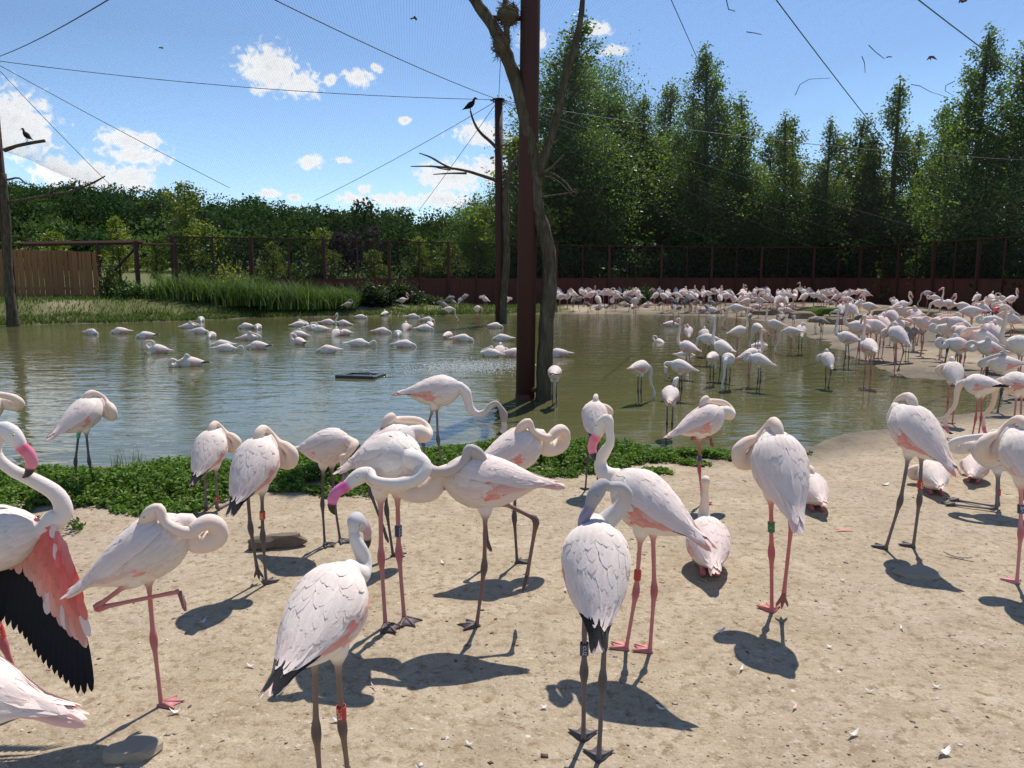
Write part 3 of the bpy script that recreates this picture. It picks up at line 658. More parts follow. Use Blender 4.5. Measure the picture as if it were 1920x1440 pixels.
# the wooded hillside, one mass of crowns
def forest():
    rng = np.random.default_rng(5); Vs, Qs, Cs = [], [], []; off = 0
    spots = []
    for y in np.arange(112, 330, 11.5):
        for x in np.arange(-1.0 * y - 8, .24 * y + 4, 9.6):
            spots.append((x + rng.uniform(-3.5, 3.5), y + rng.uniform(-4.5, 4.5)))
    for (x, y) in spots:
        near = y < 130; z0 = gz(x, y); H = rng.uniform(5, 7.5) if near else rng.uniform(7, 13); rad = rng.uniform(4.2, 7.0)
        t = rng.uniform(0, 1) ** 1.3; col = (np.array((.034, .062, .020)) * (1 - t) + np.array((.100, .130, .040)) * t) * rng.uniform(.65, 1.5)
        if rng.random() < .05: col = np.array((.055, .034, .045))
        cen = []
        for k in range(8):
            a = rng.uniform(0, 6.28); q = rng.uniform(.15, .8); hz = rng.uniform(.25, 1) ** .6; cen.append((x + math.cos(a) * rad * q, y + math.sin(a) * rad * q, z0 + (H - rad * .3) * hz * (1 - .22 * q), rad * rng.uniform(.36, .55)))
        cen.append((x, y, z0 + H - rad * .55, rad * .55)); P, C = [], []
        for (cx, cy, cz, cr) in cen:
            n = 125; d = rng.normal(size=(n, 3)); d /= np.linalg.norm(d, axis=1, keepdims=True); d[:, 1] = np.where(d[:, 1] > .5, -d[:, 1], d[:, 1])
            P.append(np.array([cx, cy, cz]) + d * cr * rng.uniform(.70, 1.10, (n, 1))); C.append(np.tile(col * rng.uniform(.7, 1.35), (n, 1)) * rng.uniform(.8, 1.2, (n, 1)))
        P, C = np.vstack(P), np.vstack(C)
        V, Qd, CC = leaves(P, .38, C, rng); Vs.append(V); Qs.append(Qd + off); Cs.append(CC); off += len(V)
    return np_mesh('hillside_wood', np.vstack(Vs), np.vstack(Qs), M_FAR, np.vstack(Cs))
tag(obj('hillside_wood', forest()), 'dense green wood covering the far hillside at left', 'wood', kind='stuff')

# ---- grass, reeds, bank plants
def blades(P, H, W, rng, col_a, col_b, curve=.5, seg=3):
    n = len(P); a = rng.uniform(0, 6.28, n); dx, dy = np.cos(a), np.sin(a); h = H * rng.uniform(.55, 1.15, n); c = h * curve * rng.uniform(.2, 1.2, n)
    sx, sy = -dy, dx; V = []
    for i in range(seg + 1):
        t = i / seg; w_ = W * (1 - t) ** .7 * (1 if i < seg else .05)
        cx = P[:, 0] + dx * c * t * t; cy = P[:, 1] + dy * c * t * t; cz = P[:, 2] + h * (t - .25 * curve * t * t)
        V.append(np.stack([cx - sx * w_, cy - sy * w_, cz], -1)); V.append(np.stack([cx + sx * w_, cy + sy * w_, cz], -1))
    V = np.stack(V, 1); k = (seg + 1) * 2; base = np.arange(n)[:, None] * k
    Qd = np.concatenate([base + np.array([2 * i, 2 * i + 1, 2 * i + 3, 2 * i + 2]) for i in range(seg)], 0)
    t = rng.uniform(0, 1, (n, 1)); C = (np.array(col_a) * (1 - t) + np.array(col_b) * t) * rng.uniform(.75, 1.2, (n, 1))
    return V.reshape(-1, 3), Qd, np.repeat(C, k, 0)
M_GRASS = leaf_mat('grass_blades', .35, (1, 1, 1), .6, .2); M_PLANT = leaf_mat('bank_plant_leaves', .3, (1, 1, 1), .65, .12)
rng = np.random.default_rng(21)
# far bank grass
n = 85000; px = rng.uniform(-140, 1045, n); py = 556 + rng.uniform(0, 1, n) ** .8 * (55 - np.clip(px, 0, 960) * .021)
D = np.array([ground(a, b)[:2] for a, b in zip(px, py)]); z, sd = ground_z(D[:, 0], D[:, 1])
for _ in range(3):
    D = np.array([ground(a, b, float(zz))[:2] for a, b, zz in zip(px, py, np.clip(z, -.05, .7))]); z, sd = ground_z(D[:, 0], D[:, 1])
cov = grass_cover(D[:, 0], D[:, 1]); keep = (sd < -.15) & (rng.uniform(0, 1, n) < .25 + cov) & ~((np.abs(py - 573) < 3.2) & (px > 200) & (px < 860) & (rng.uniform(0, 1, n) < .85))
D, z = D[keep], z[keep]
V, Qd, C = blades(np.c_[D, z], .22, .016, rng, (.045, .085, .018), (.135, .155, .045), .7, 2)
tag(obj('bank_grass', np_mesh('bank_grass', V, Qd, M_GRASS, C)), 'short rough grass on the far bank', 'grass', kind='stuff')
def reed_clump(px0, px1, ytop, Yd, n, H, label, name='reeds', seed=0):
    r2 = np.random.default_rng(seed); a, b = at(px0, 560, Yd), at(px1, 560, Yd)
    P = np.c_[r2.uniform(a.x, b.x, n), Yd + r2.normal(0, .55, n), np.zeros(n)]
    Hh = H * (1 - .35 * np.abs((P[:, 0] - (a.x + b.x) / 2) / ((b.x - a.x) / 2)) ** 3)
    V, Qd, C = blades(P - [a.x, Yd, 0], 1.0, .018, r2, (.042, .078, .024), (.145, .20, .06), .9, 5)
    k = 12; V = V.reshape(-1, k, 3); V[:, :, 2] *= (Hh * r2.uniform(.55, 1.12, len(Hh)))[:, None]; V = V.reshape(-1, 3)
    e = obj(name, np_mesh(name, V, Qd, M_GRASS, C)); e.location = (a.x, Yd, gz((a.x + b.x) / 2, Yd) - .05); tag(e, label, 'reeds', 'tall reed clumps on the far bank')
reed_clump(285, 400, 490, 34.3, 2300, 1.5, 'left clump of tall arching green reeds on the far bank', seed=1)
reed_clump(380, 520, 488, 34.6, 2600, 1.7, 'middle and tallest clump of arching green reeds', seed=2)
reed_clump(500, 610, 495, 35.0, 2200, 1.6, 'clump of reeds right of the tallest reeds', seed=3)
reed_clump(600, 672, 505, 35.4, 1500, 1.35, 'rightmost clump of reeds beside the dark bush', seed=4)
def ordinal(k):
    return '%d%s' % (k, 'th' if 10 < k % 100 < 20 else {1: 'st', 2: 'nd', 3: 'rd'}.get(k % 10, 'th'))
ORD = [ordinal(k) for k in range(1, 400)]
def bush(c, rx, ry, rz, n, leaf, ca, cb, label, seed, group=None):
    r2 = np.random.default_rng(seed); P, C = [], []
    for k in range(16):
        d = r2.normal(size=3); d /= np.linalg.norm(d); d[2] = abs(d[2]); q = r2.uniform(.15, .75)
        cc = np.array([d[0] * rx * q, d[1] * ry * q, .1 + d[2] * rz * q]); m = n // 16
        P.append(cc + r2.normal(size=(m, 3)) * np.array([rx, ry, rz]) * .20); t = r2.random(); C.append(np.tile(np.array(ca) * (1 - t) + np.array(cb) * t, (m, 1)) * r2.uniform(.7, 1.25, (m, 1)))
    P, C = np.vstack(P), np.vstack(C); P[:, 2] = np.abs(P[:, 2])
    V, Qd, CC = leaves(P, leaf, C, r2)
    e = obj('bush', None); e.location = c; tag(e, label, 'bush', group); obj('foliage', np_mesh('foliage', V, Qd, M_LEAF, CC), e)
    mb = MB(); rr = random.Random(seed)
    for k in range(9):
        a = rr.uniform(0, 6.28); q = rr.uniform(.3, .8); mb.tube([(0, 0, -.05), (math.cos(a) * rx * q * .4, math.sin(a) * ry * q * .4, rz * .4), (math.cos(a) * rx * q, math.sin(a) * ry * q, rz * .85)], [.02, .014, .005], 5)
    mb.build('stems', M_BARK, e)
for (x, D_, rx, rz, n_, ca, cb, lab) in ((235, 33.2, 1.0, .75, 2600, (.05, .085, .025), (.11, .15, .05), 'low round green bush left of the reeds'), (205, 33.4, .55, 1.6, 900, (.08, .09, .03), (.17, .16, .07), 'dry twiggy shrub at the end of the plank fence'), (440, 36, 1.1, 2.0, 900, (.2, .18, .03), (.30, .25, .05), 'yellow-flowered shrub behind the reeds'),
                                         (700, 36, 1.1, 1.15, 3200, (.018, .030, .014), (.05, .065, .03), 'dark bush just right of the reeds'), (755, 38, 1.25, 1.1, 3200, (.018, .028, .015), (.05, .062, .03), 'dark bush against the red panels'), (815, 39, .7, .5, 900, (.025, .04, .015), (.06, .08, .03), 'small dark shrub before the red panels'),
                                         (1195, 44.5, 1.4, 1.3, 2000, (.018, .035, .015), (.05, .075, .03), 'dark leafy shrub behind the flock at the red panels')):
    p = fxy(x, D_); bush((p[0], p[1], gz(p[0], p[1]) - .03), rx, rx * .7, rz, n_, .07, ca, cb, lab, int(x), 'shrubs on the far bank')

for i in range(12):                                   # low shrubs behind the left mesh
    px_ = 350 + i * 52; a_ = fence_top(px_); q_ = random.Random(50 + i); k_ = 1 + (4.0 + q_.uniform(0, 4)) / a_.length
    bush((a_.x * k_, a_.y * k_, 0), 2.4, 1.8, q_.uniform(1.8, 3.0), 2200, .14, (.024, .045, .014), (.075, .105, .030), 'low dark shrub behind the mesh, %s from the left end' % ORD[i], 200 + i, 'shrubs behind the left fence mesh')
for i in range(26):                                   # understory closing the view behind the mesh
    px_ = 985 + i * 39; a_ = fence_top(min(px_, 1985)); q_ = random.Random(i)
    k_ = 1 + (2.4 + q_.uniform(0, 1.2)) / a_.length; bush((a_.x * k_, a_.y * k_, 0), 2.1, 1.4, q_.uniform(2.8, 4.4), 2600, .14, (.030, .055, .016), (.095, .13, .036), 'leafy undergrowth shrub behind the mesh, %s along from the thick pole' % ORD[i], 100 + i, 'undergrowth behind the fence')
# near bank: dense low leafy plants
def bank_plants():
    r2 = np.random.default_rng(31); Vs, Qs, Cs = [], [], []; off = 0
    pts = []
    poly = [(-120, 1000), (-60, 878), (150, 880), (300, 872), (560, 852), (830, 836), (1000, 828), (1200, 834), (1360, 846), (1385, 858), (1330, 866), (1240, 872), (1180, 888), (1080, 894), (1040, 890), (960, 898), (850, 892), (760, 915), (640, 930), (500, 935), (420, 950), (300, 974), (200, 958), (110, 962), (20, 972)]
    G = np.array([ground(x, y)[:2] for x, y in poly]); mn_, mx = G.min(0), G.max(0)
    while len(pts) < 5200:
        c = r2.uniform(mn_, mx, (4000, 2)); s = poly_sd(c[:, 0], c[:, 1], G); e = s + (vnoise(c[:, 0], c[:, 1], .35, 6) - .5) * .55 - np.where(vnoise(c[:, 0], c[:, 1], .28, 16) > .80, .4, 0)
        pts.extend(c[e > 0.0][: 5200 - len(pts)])
    P0 = np.array(pts); z, _ = ground_z(P0[:, 0], P0[:, 1]); s = poly_sd(P0[:, 0], P0[:, 1], G)
    hgt = .03 + .115 * np.clip(s / .45, 0, 1) * (.5 + vnoise(P0[:, 0], P0[:, 1], .5, 8))
    L1, C1 = [], []
    for (x, y), zz, h in zip(P0, z, hgt):
        m = 17; t = r2.uniform(.1, 1, m); a = r2.uniform(0, 6.28, m); q = r2.uniform(0, .045, m); lx, ly = r2.normal(0, .02, 2)
        L1.append(np.c_[x + lx * t + np.cos(a) * q, y + ly * t + np.sin(a) * q, max(zz, WATER_Z) + h * t])
        tn = r2.random(); C1.append(np.tile(np.array((.070, .125, .022)) * (1 - tn) + np.array((.18, .27, .055)) * tn, (m, 1)) * r2.uniform(.7, 1.25, (m, 1)))
    return leaves(np.vstack(L1), .019, np.vstack(C1), r2, .45, (0, 0, 1))
V, Qd, C = bank_plants()
tag(obj('bank_plants', np_mesh('bank_plants', V, Qd, M_PLANT, C)), 'low leafy green plants along the near water edge', 'plants', kind='stuff')
def small_plant(px, py, n, spread, h, label, seed, ca=(.05, .09, .018), cb=(.11, .16, .04), upright=False):
    r2 = np.random.default_rng(seed); c = ground(px, py); e = obj('plant', None); e.location = (c.x, c.y, gz(c.x, c.y)); tag(e, label, 'plant')
    if upright:
        V, Qd, C = blades(np.c_[r2.normal(0, spread, (n, 2)), np.zeros(n)], h, .004, r2, ca, cb, .35, 3)
        obj('blades', np_mesh('blades', V, Qd, M_GRASS, C), e); return
    mb = MB(); P = []
    for k in range(7):
        a = r2.uniform(0, 6.28); q = np.array([math.cos(a) * spread, math.sin(a) * spread, h * r2.uniform(.4, 1)]); mb.tube([(0, 0, 0), tuple(q * .5 + np.array([0, 0, h * .15])), tuple(q)], [.003, .0025, .0015], 4)
        m = n // 7; t = r2.uniform(.2, 1, (m, 1)); P.append(q * t + r2.normal(0, .012, (m, 3)))
    P = np.vstack(P); P[:, 2] = np.abs(P[:, 2]); V, Qd, C = leaves(P, .016, np.tile(np.array(ca) * .5 + np.array(cb) * .5, (len(P), 1)) * r2.uniform(.6, 1.3, (len(P), 1)), r2, .4, (0, 0, 1))
    obj('foliage', np_mesh('foliage', V, Qd, M_LEAF, C), e); mb.build('stems', M_BARK, e)
small_plant(155, 992, 110, .13, .09, 'small weed on bare sand left of the sleeping one-legged flamingo', 1)
small_plant(690, 930, 70, .10, .05, 'tiny weed on the sand below the bank plants at centre', 2)
small_plant(1512, 846, 60, .09, .06, 'tiny green tuft at the water edge behind the right flamingos', 3)
small_plant(228, 886, 26, .05, .30, 'taller grass stalks rising from the left bank plants', 4, (.09, .10, .03), (.2, .2, .08), True)
small_plant(268, 880, 22, .05, .26, 'thin dry grass stalks right of the taller grass on the left bank', 5, (.12, .12, .05), (.25, .24, .12), True)
small_plant(1090, 850, 14, .03, .22, 'single upright grass tuft in the centre bank plants', 6, (.06, .09, .02), (.12, .15, .05), True)

# ---- stones, tray, debris
M_STONE = plain_mat('dusty_stone', (.40, .33, .24), .95, .15, .45, 9, (.20, .16, .12)); M_ROCK = plain_mat('brown_rock', (.26, .20, .125), .95, .15, .55, 7, (.09, .07, .05))
M_MOSS = plain_mat('moss', (.075, .12, .02), .95, .1, .5, 12, (.03, .05, .01)); M_LOGW = plain_mat('driftwood', (.20, .155, .115), .95, .1, .6, 14, (.07, .055, .045))
def stone(name, cat, c, sx, sy, sz, rot, label, mat, seed, flat=.0, sub=3, group=None, jag=.18):
    import bmesh
    bm = bmesh.new(); bmesh.ops.create_icosphere(bm, subdivisions=sub, radius=1.0); rr = random.Random(seed)
    ph = [rr.uniform(0, 6) for _ in range(6)]
    for v in bm.verts:
        d = v.co; q = 1 + jag * (math.sin(d.x * 3.1 + ph[0]) * math.sin(d.y * 2.7 + ph[1]) + .6 * math.sin(d.z * 4.3 + ph[2]) * math.sin(d.x * 5 + ph[3])) + rr.uniform(-.03, .03)
        v.co = Vector((d.x * q * sx, d.y * q * sy, max(min(d.z * q, 1 - flat), -.5) * sz))
    me = bpy.data.meshes.new(name); bm.to_mesh(me); bm.free(); me.materials.append(mat)
    o = obj(name, me); o.location = c; o.rotation_euler.z = rot; tag(o, label, cat, group); return o
p = ground(252, 1412); stone('stone', 'stone', (p.x, p.y, .012), .088, .068, .062, .35, 'flat sandy stone at the bottom left in a flamingo shadow', M_STONE, 1, .55, jag=.30)
p = ground(1725, 1076); stone('stone', 'stone', (p.x, p.y, .0), .15, .10, .05, .1, 'flat grey slab in the shadow of the striding flamingo at right', M_STONE, 2, .55)
p = ground(1570, 918); stone('stone', 'stone', (p.x, p.y, -.005), .11, .05, .02, 0, 'thin pale flat stone on the sand beside a resting flamingo', M_STONE, 3, .5)
p = ground(515, 1026); o = stone('driftwood', 'wood', (p.x, p.y, .035), .205, .055, .065, .16, 'rough grey driftwood chunk on the sand behind the thin-legged flamingo', M_LOGW, 5, .25, jag=.26)
rk = random.Random(12)
for i, (x, y, s, lab) in enumerate(((1484, 577, .42, 'pale boulder left of the big brown boulder'), (1511, 574, .55, 'big brown boulder in the middle of the right flock'), (1536, 572, .42, 'brown boulder behind the mossy rock'), (1506, 589, .62, 'broad brown boulder below the big one'), (1534, 596, .45, 'low boulder under the mossy rock'), (1560, 590, .40, 'boulder right of the mossy rock'), (1575, 600, .5, 'dark boulder at the feet of grey chicks'), (1622, 596, .5, 'dark rock left of the mud mounds'), (1655, 585, .6, 'mud mound behind the resting flock at right'), (1700, 578, .5, 'mud mound before the far right panels'), (1740, 585, .6, 'low mud mound in the right flock'), (1770, 590, .5, 'second low mud mound in the right flock'), (1900, 620, .5, 'dark mossy mound at the right edge'), (1895, 645, .55, 'long mossy mound near the right edge'), (1905, 632, .4, 'small mound between the mossy ones at right'), (1440, 575, .4, 'low stone at the shore before the flock'), (1428, 582, .45, 'flat pale stone at the shore'))):
    p = ground(x, y + 8); stone('rock', 'rock', (p.x, p.y, .02), s * rk.uniform(.9, 1.2), s * .7, s * rk.uniform(.55, .75), rk.uniform(-.4, .4), lab, M_ROCK, 20 + i, .35, 2, 'rocks among the right-hand flock')
p = ground(1548, 592); stone('mossy_rock', 'rock', (p.x, p.y, .05), 1.05, .5, .42, .15, 'bright green mossy rock among the right flock', M_MOSS, 60, .3)
# floating tray
tr = obj('floating_tray', None); pt = ground(677, 706, WATER_Z); tr.location = (pt.x, pt.y, WATER_Z); tr.rotation_euler.z = -.22
tag(tr, 'dark rectangular plastic tray floating on the pond', 'tray')
M_TRAY = plain_mat('tray_plastic', (.035, .045, .045), .45, .4, .3)
for nm, lo, hi in (('rim', (-.37, -.30, -.03), (.37, -.20, .055)), ('rim', (-.37, .20, -.03), (.37, .28, .04)), ('rim', (-.38, -.199, -.03), (-.24, .199, .055)), ('rim', (.26, -.199, -.03), (.37, .199, .04)), ('base', (-.239, -.199, -.04), (.259, .199, .012)), ('lug', (-.08, .281, -.02), (.06, .33, .05))):
    mb = MB(); mb.box(lo, hi); o = mb.build(nm, M_TRAY, tr, False); b = o.modifiers.new('soft', 'BEVEL'); b.width = .018; b.segments = 2
# splash of bubbling water
r2 = np.random.default_rng(9); n = 1500
px = np.concatenate([r2.normal(855, 52, n), r2.normal(905, 40, n // 2)]); py = np.concatenate([690 + r2.normal(0, 5.5, n) - (855 - 855), 684 + r2.normal(0, 5, n // 2)]) + np.clip((820 - px) * .05, 0, 8)
M_FOAM = plain_mat('water_drops', (.80, .80, .74), .15, .6, .1)
P = np.array([[*ground(a, b, WATER_Z)[:2], WATER_Z + abs(r2.normal(0, .012))] for a, b in zip(px, py)])
o8 = np.array([(1, 0, 0), (-1, 0, 0), (0, 1, 0), (0, -1, 0), (0, 0, 1), (0, 0, -1)]); f8 = np.array([(0, 2, 4), (2, 1, 4), (1, 3, 4), (3, 0, 4), (2, 0, 5), (1, 2, 5), (3, 1, 5), (0, 3, 5)])
sz = r2.uniform(.004, .013, (len(P), 1, 1)) * np.array([1.6, 1.2, .6])
V = (P[:, None, :] + o8[None] * sz).reshape(-1, 3); Qd = (np.arange(len(P))[:, None, None] * 6 + f8[None]).reshape(-1, 3)
tag(obj('water_splash', np_mesh('water_splash', V, Qd, M_FOAM, None, True)), 'glittering patch of splashing drops left of the thick pole', 'splash', kind='stuff')
# litter on the sand: clods, pebbles, chips
def litter(n, size, mat, name, label, seed, ylo=1.2, yhi=9.5, squash=.5, ca=(1, 1, 1)):
    r2 = np.random.default_rng(seed); Y = ylo * (yhi / ylo) ** r2.uniform(0, 1, n); X = r2.uniform(-1, 1, n) * (Y * .72 + .3)
    z, sd = ground_z(X, Y); k = sd < -.25; X, Y, z = X[k], Y[k], z[k]; n = len(X)
    s = size * r2.lognormal(0, .55, n)[:, None, None] * (r2.uniform(.6, 1.6, (n, 1, 3)) * np.array([1, 1, squash])); a = r2.uniform(0, 6.28, n)
    v = o8[None] * s; ca_, sa_ = np.cos(a)[:, None], np.sin(a)[:, None]; v = np.stack([v[..., 0] * ca_ - v[..., 1] * sa_, v[..., 0] * sa_ + v[..., 1] * ca_, v[..., 2]], -1)
    V = (np.c_[X, Y, z][:, None, :] + v).reshape(-1, 3); Qd = (np.arange(n)[:, None, None] * 6 + f8[None]).reshape(-1, 3)
    tag(obj(name, np_mesh(name, V, Qd, mat)), label, 'litter', kind='stuff')
M_CLOD = plain_mat('dark_clod', (.16, .105, .065), .95, .1, .6, 30); M_CHIP = plain_mat('pale_chip', (.62, .57, .50), .8, .2, .3, 30, (.4, .35, .3))
litter(3600, .0032, M_CLOD, 'dark_clods', 'dark crumbs of soil and droppings scattered over the sand', 1)
litter(1300, .0030, M_CHIP, 'pale_chips', 'pale chips and pebbles scattered over the sand', 2)
litter(7000, .0032, M_STONE, 'sand_crumbs', 'sandy crumbs covering the near ground', 3)
# ================================================================== FLAMINGOS
def feather_mat(name, rough=0.8, bump_s=0.25):
    m, nt = new_mat(name)
    at_ = N(nt, 'ShaderNodeAttribute', attribute_name='Col')
    tcn = N(nt, 'ShaderNodeTexCoord')
    mp = N(nt, 'ShaderNodeMapping'); mp.inputs['Scale'].default_value = (18, 70, 70); L(nt, tcn.outputs['Object'], mp.inputs[0])
    n1 = math_n(nt, 'ADD', noise(nt, mp.outputs[0], 1.0, 3, 0.6), math_n(nt, 'MULTIPLY', noise(nt, tcn.outputs['Object'], 130, 3, .7), .5))
    n2 = noise(nt, tcn.outputs['Object'], 16.0, 4, 0.65)
    c = mix_c(nt, math_n(nt, 'MULTIPLY_ADD', n2, 0.9, -0.2, True), at_.outputs['Color'], (0.92, 0.80, 0.74), 'MULTIPLY')
    nb = bump(nt, n1, bump_s, 0.006)
    p = principled(nt, c, rough, 0.15, nb)
    p.inputs['Sheen Weight'].default_value = 0.12
    tr = N(nt, 'ShaderNodeBsdfTranslucent'); L(nt, c, tr.inputs['Color'])
    mx = N(nt, 'ShaderNodeMixShader', ins={0: 0.10}); L(nt, p.outputs[0], mx.inputs[1]); L(nt, tr.outputs[0], mx.inputs[2])
    finish(nt, mx.outputs[0]); return m
def attr_mat(name, rough, spec, nscale=40, bstr=0.2, bdist=.003, vary=0.25):
    m, nt = new_mat(name)
    at_ = N(nt, 'ShaderNodeAttribute', attribute_name='Col')
    tcn = N(nt, 'ShaderNodeTexCoord')
    n1 = noise(nt, tcn.outputs['Object'], nscale, 4, 0.6)
    c = mix_c(nt, math_n(nt, 'MULTIPLY', n1, vary), at_.outputs['Color'], (0.12, 0.10, 0.09))
    p = principled(nt, c, rough, spec, bump(nt, n1, bstr, bdist)); finish(nt, p.outputs[0]); return m
M_FEATHER = feather_mat('bird_plumage')
M_SKIN = attr_mat('bird_leg_skin', 0.55, 0.35, 60)
M_HORN = attr_mat('bird_bill_horn', 0.35, 0.5, 30, 0.05)
M_RING = attr_mat('ring_plastic', 0.4, 0.5, 50, 0.05, vary=0.1)
BIRD_MATS = [M_FEATHER, M_SKIN, M_HORN]

WHITE, CREAM, BLUSH, ROSE = (.89, .815, .735), (.84, .68, .555), (.87, .68, .615), (.86, .50, .43)
CORAL, BLACK, GREYF, GREYD = (.86, .17, .11), (.018, .018, .022), (.36, .34, .335), (.20, .18, .165)
LEG_PINK, LEG_RED, LEG_DARK, LEG_BROWN = (.52, .19, .17), (.55, .13, .13), (.085, .075, .075), (.24, .13, .11)
# torso stations, tail to breast: x, half width, half height, centre line
TX = np.array([-.40, -.36, -.30, -.22, -.12, -.02, .07, .14, .19, .225, .25])
RY = np.array([.010, .026, .055, .090, .125, .146, .145, .122, .092, .066, .048])
RZ = np.array([.006, .014, .034, .074, .118, .143, .146, .128, .100, .072, .050])
ZC = np.array([.060, .056, .048, .032, .012, 0, 0, .002, .004, .004, .004])
BS = (.87, .92, .95)                          # overall slimness of the torso
def torso_pt(x, phi):
    xe = max(x, -.36)
    ry = max(np.interp(xe, TX, RY), .030); rz = max(np.interp(xe, TX, RZ), .020); zc = np.interp(xe, TX, ZC)
    p = np.array([x, ry * math.sin(phi), zc + rz * math.cos(phi)])
    nrm = np.array([0, math.sin(phi) / ry, math.cos(phi) / rz]); nrm /= np.linalg.norm(nrm)
    s = np.array([0, ry * math.cos(phi), -rz * math.sin(phi)]); s /= max(np.linalg.norm(s), 1e-6)
    return p, nrm, s
WPROF = [.40, .80, 1.0, .94, .58, .06]
def feather(mb, x0, phi0, Ln, wd, l0, l1, dphi=0.0, ca=WHITE, cb=None, twist=0.0):
    cb = cb or ca; vs, cs = [], []
    for i, t in enumerate((0, .2, .45, .7, .9, 1.0)):
        p, n, s = torso_pt(x0 - Ln * t, phi0 + dphi * t)
        c = p + n * ((l0 + (l1 - l0) * t * t) * min(1.0, .1 + t * 3.6)); hw = WPROF[i] * wd
        vs += [c - s * hw - n * hw * (.09 - twist * .5), c + n * .0012, c + s * hw - n * hw * (.09 + twist * .5)]
        k = min(1, max(0, (t - .25) / .6)); cc = tuple(a * (1 - k) + b * k for a, b in zip(ca, cb)); ed = (1.04, .90 + .06 * t, 1.04); cs += [tuple(min(.95, x * e) for x in cc) for e in ed]  # darker midline, lighter edges: relief shading put into the feather colour
    fs = []
    for i in range(5):
        a = i * 3; fs += [(a, a + 1, a + 4, a + 3), (a + 1, a + 2, a + 5, a + 4)]
    mb.add(vs, fs, 0, cs)
def lerp3(a, b, t): return tuple(x * (1 - t) + y * t for x, y in zip(a, b))
def wing_mesh(name, side, seed, coral=0.5, blush=0.25, black=1.0, base=WHITE, drop=1.0, tips=.30):
    """one folded wing: coverts, secondaries, black primaries, scapulars and long tertials, shingled along the torso"""
    r = random.Random(seed); mb = MB(); D = math.radians
    def shade(c, lo=.86): k = r.uniform(lo, 1.0); return (c[0] * k, c[1] * k * r.uniform(.985, 1), c[2] * k * r.uniform(.98, 1))
    for row, x0 in enumerate((.15, .11, .07, .03, -.01, -.05, -.09)):
        for j, ph in enumerate((58, 72, 86, 100, 113)):
            ph2 = ph + (7 if row % 2 else 0) + r.uniform(-3, 3)
            c = shade(lerp3(base, BLUSH, blush * r.random()))
            hot = coral if (ph > 80 and x0 < .08) else coral * .12
            cc = lerp3(c, CORAL, r.uniform(.75, 1)) if r.random() < hot else c
            feather(mb, x0 + r.uniform(-.01, .01), side * D(ph2), r.uniform(.13, .18), .027, .001 + .0007 * (6 - row), .0012 + .0007 * (6 - row) + r.uniform(0, .0012), -side * D(6), cc, lerp3(cc, c, .4), r.uniform(-.1, .1))
    for j, ph in enumerate((34, 46, 58, 70, 82)):
        if black > 0: feather(mb, -.14, side * D(ph), tips + r.uniform(-.03, .02), .022, .0050, .0040 + .0007 * j, -side * D(8), lerp3(base, BLACK, black), lerp3(base, BLACK, black))
    for j, ph in enumerate((46, 58, 70, 82, 94)):
        c = shade(lerp3(lerp3(base, BLUSH, .4), CORAL, coral * r.uniform(.2, .9)))
        feather(mb, -.07, side * D(ph), r.uniform(.17, .22), .025, .0075, .0085, -side * D(6), c, lerp3(c, ROSE, .3 * coral + .1))
    for row, x0 in enumerate((.165, .13, .09, .05, .01, -.03, -.07, -.11)):
        for j, ph in enumerate((5, 17, 30, 43, 56)):
            ph2 = ph + (6 if row % 2 else 0) + r.uniform(-3, 3)
            c = shade(lerp3(base, BLUSH, blush * r.random() * .7), .93)
            feather(mb, x0 + r.uniform(-.012, .012), side * D(ph2), (.17 + .015 * row) * r.uniform(.8, 1.25) * drop, r.uniform(.026, .036), .0085 + .0008 * (7 - row), .0088 + .0009 * (7 - row) + r.uniform(0, .0020), side * D(3), c, lerp3(c, BLUSH, .15 + blush * .6), r.uniform(-.12, .12))
    for j, ph in enumerate((10, 22, 35, 49, 64)):
        c = shade(lerp3(base, BLUSH, .15 + blush * r.random()))
        feather(mb, -.08, side * D(ph), r.uniform(.24, .29) * drop, .030, .0085, .011, -side * D(4), c, lerp3(c, ROSE, .2 + .5 * coral * r.random()), r.uniform(-.1, .1))
    return mb.mesh(name, [M_FEATHER])
def tail_mesh(name, seed, col=BLUSH, coral=.2):
    r = random.Random(seed); mb = MB()
    for ph in (-70, -45, -22, 0, 22, 45, 70):
        c = lerp3(lerp3(WHITE, col, r.random()), CORAL, coral * r.random())
        feather(mb, -.25, math.radians(ph), r.uniform(.20, .245), .022, .002, -.002, 0, c, c)
    return mb.mesh(name, [M_FEATHER])
def contour_mesh(seed, base):
    """short body feathers of the breast, flanks and belly"""
    r = random.Random(seed); mb = MB(); D = math.radians
    for row, x0 in enumerate((-.20, -.15, -.10, -.05, .0, .05, .10, .145, .18, .21, .235)):
        rng_ = range(-180, 180, 20) if x0 > .12 else list(range(98, 181, 14)) + list(range(-180, -97, 14))
        for ph in rng_:
            k = r.uniform(.88, 1.0); c = (base[0] * k, base[1] * k * r.uniform(.96, 1), base[2] * k * r.uniform(.94, 1))
            feather(mb, x0 + r.uniform(-.012, .012), D(ph + (9 if row % 2 else 0) + r.uniform(-4, 4)), r.uniform(.06, .10), r.uniform(.018, .026), .0012 + .00025 * row, .0012 + .00025 * row + r.uniform(0, .0016), 0, c, lerp3(c, base, .5), r.uniform(-.15, .15))
    return mb.mesh('body_feathers', [M_FEATHER])
CONTOUR = {}
WINGS, TAILS = {}, {}
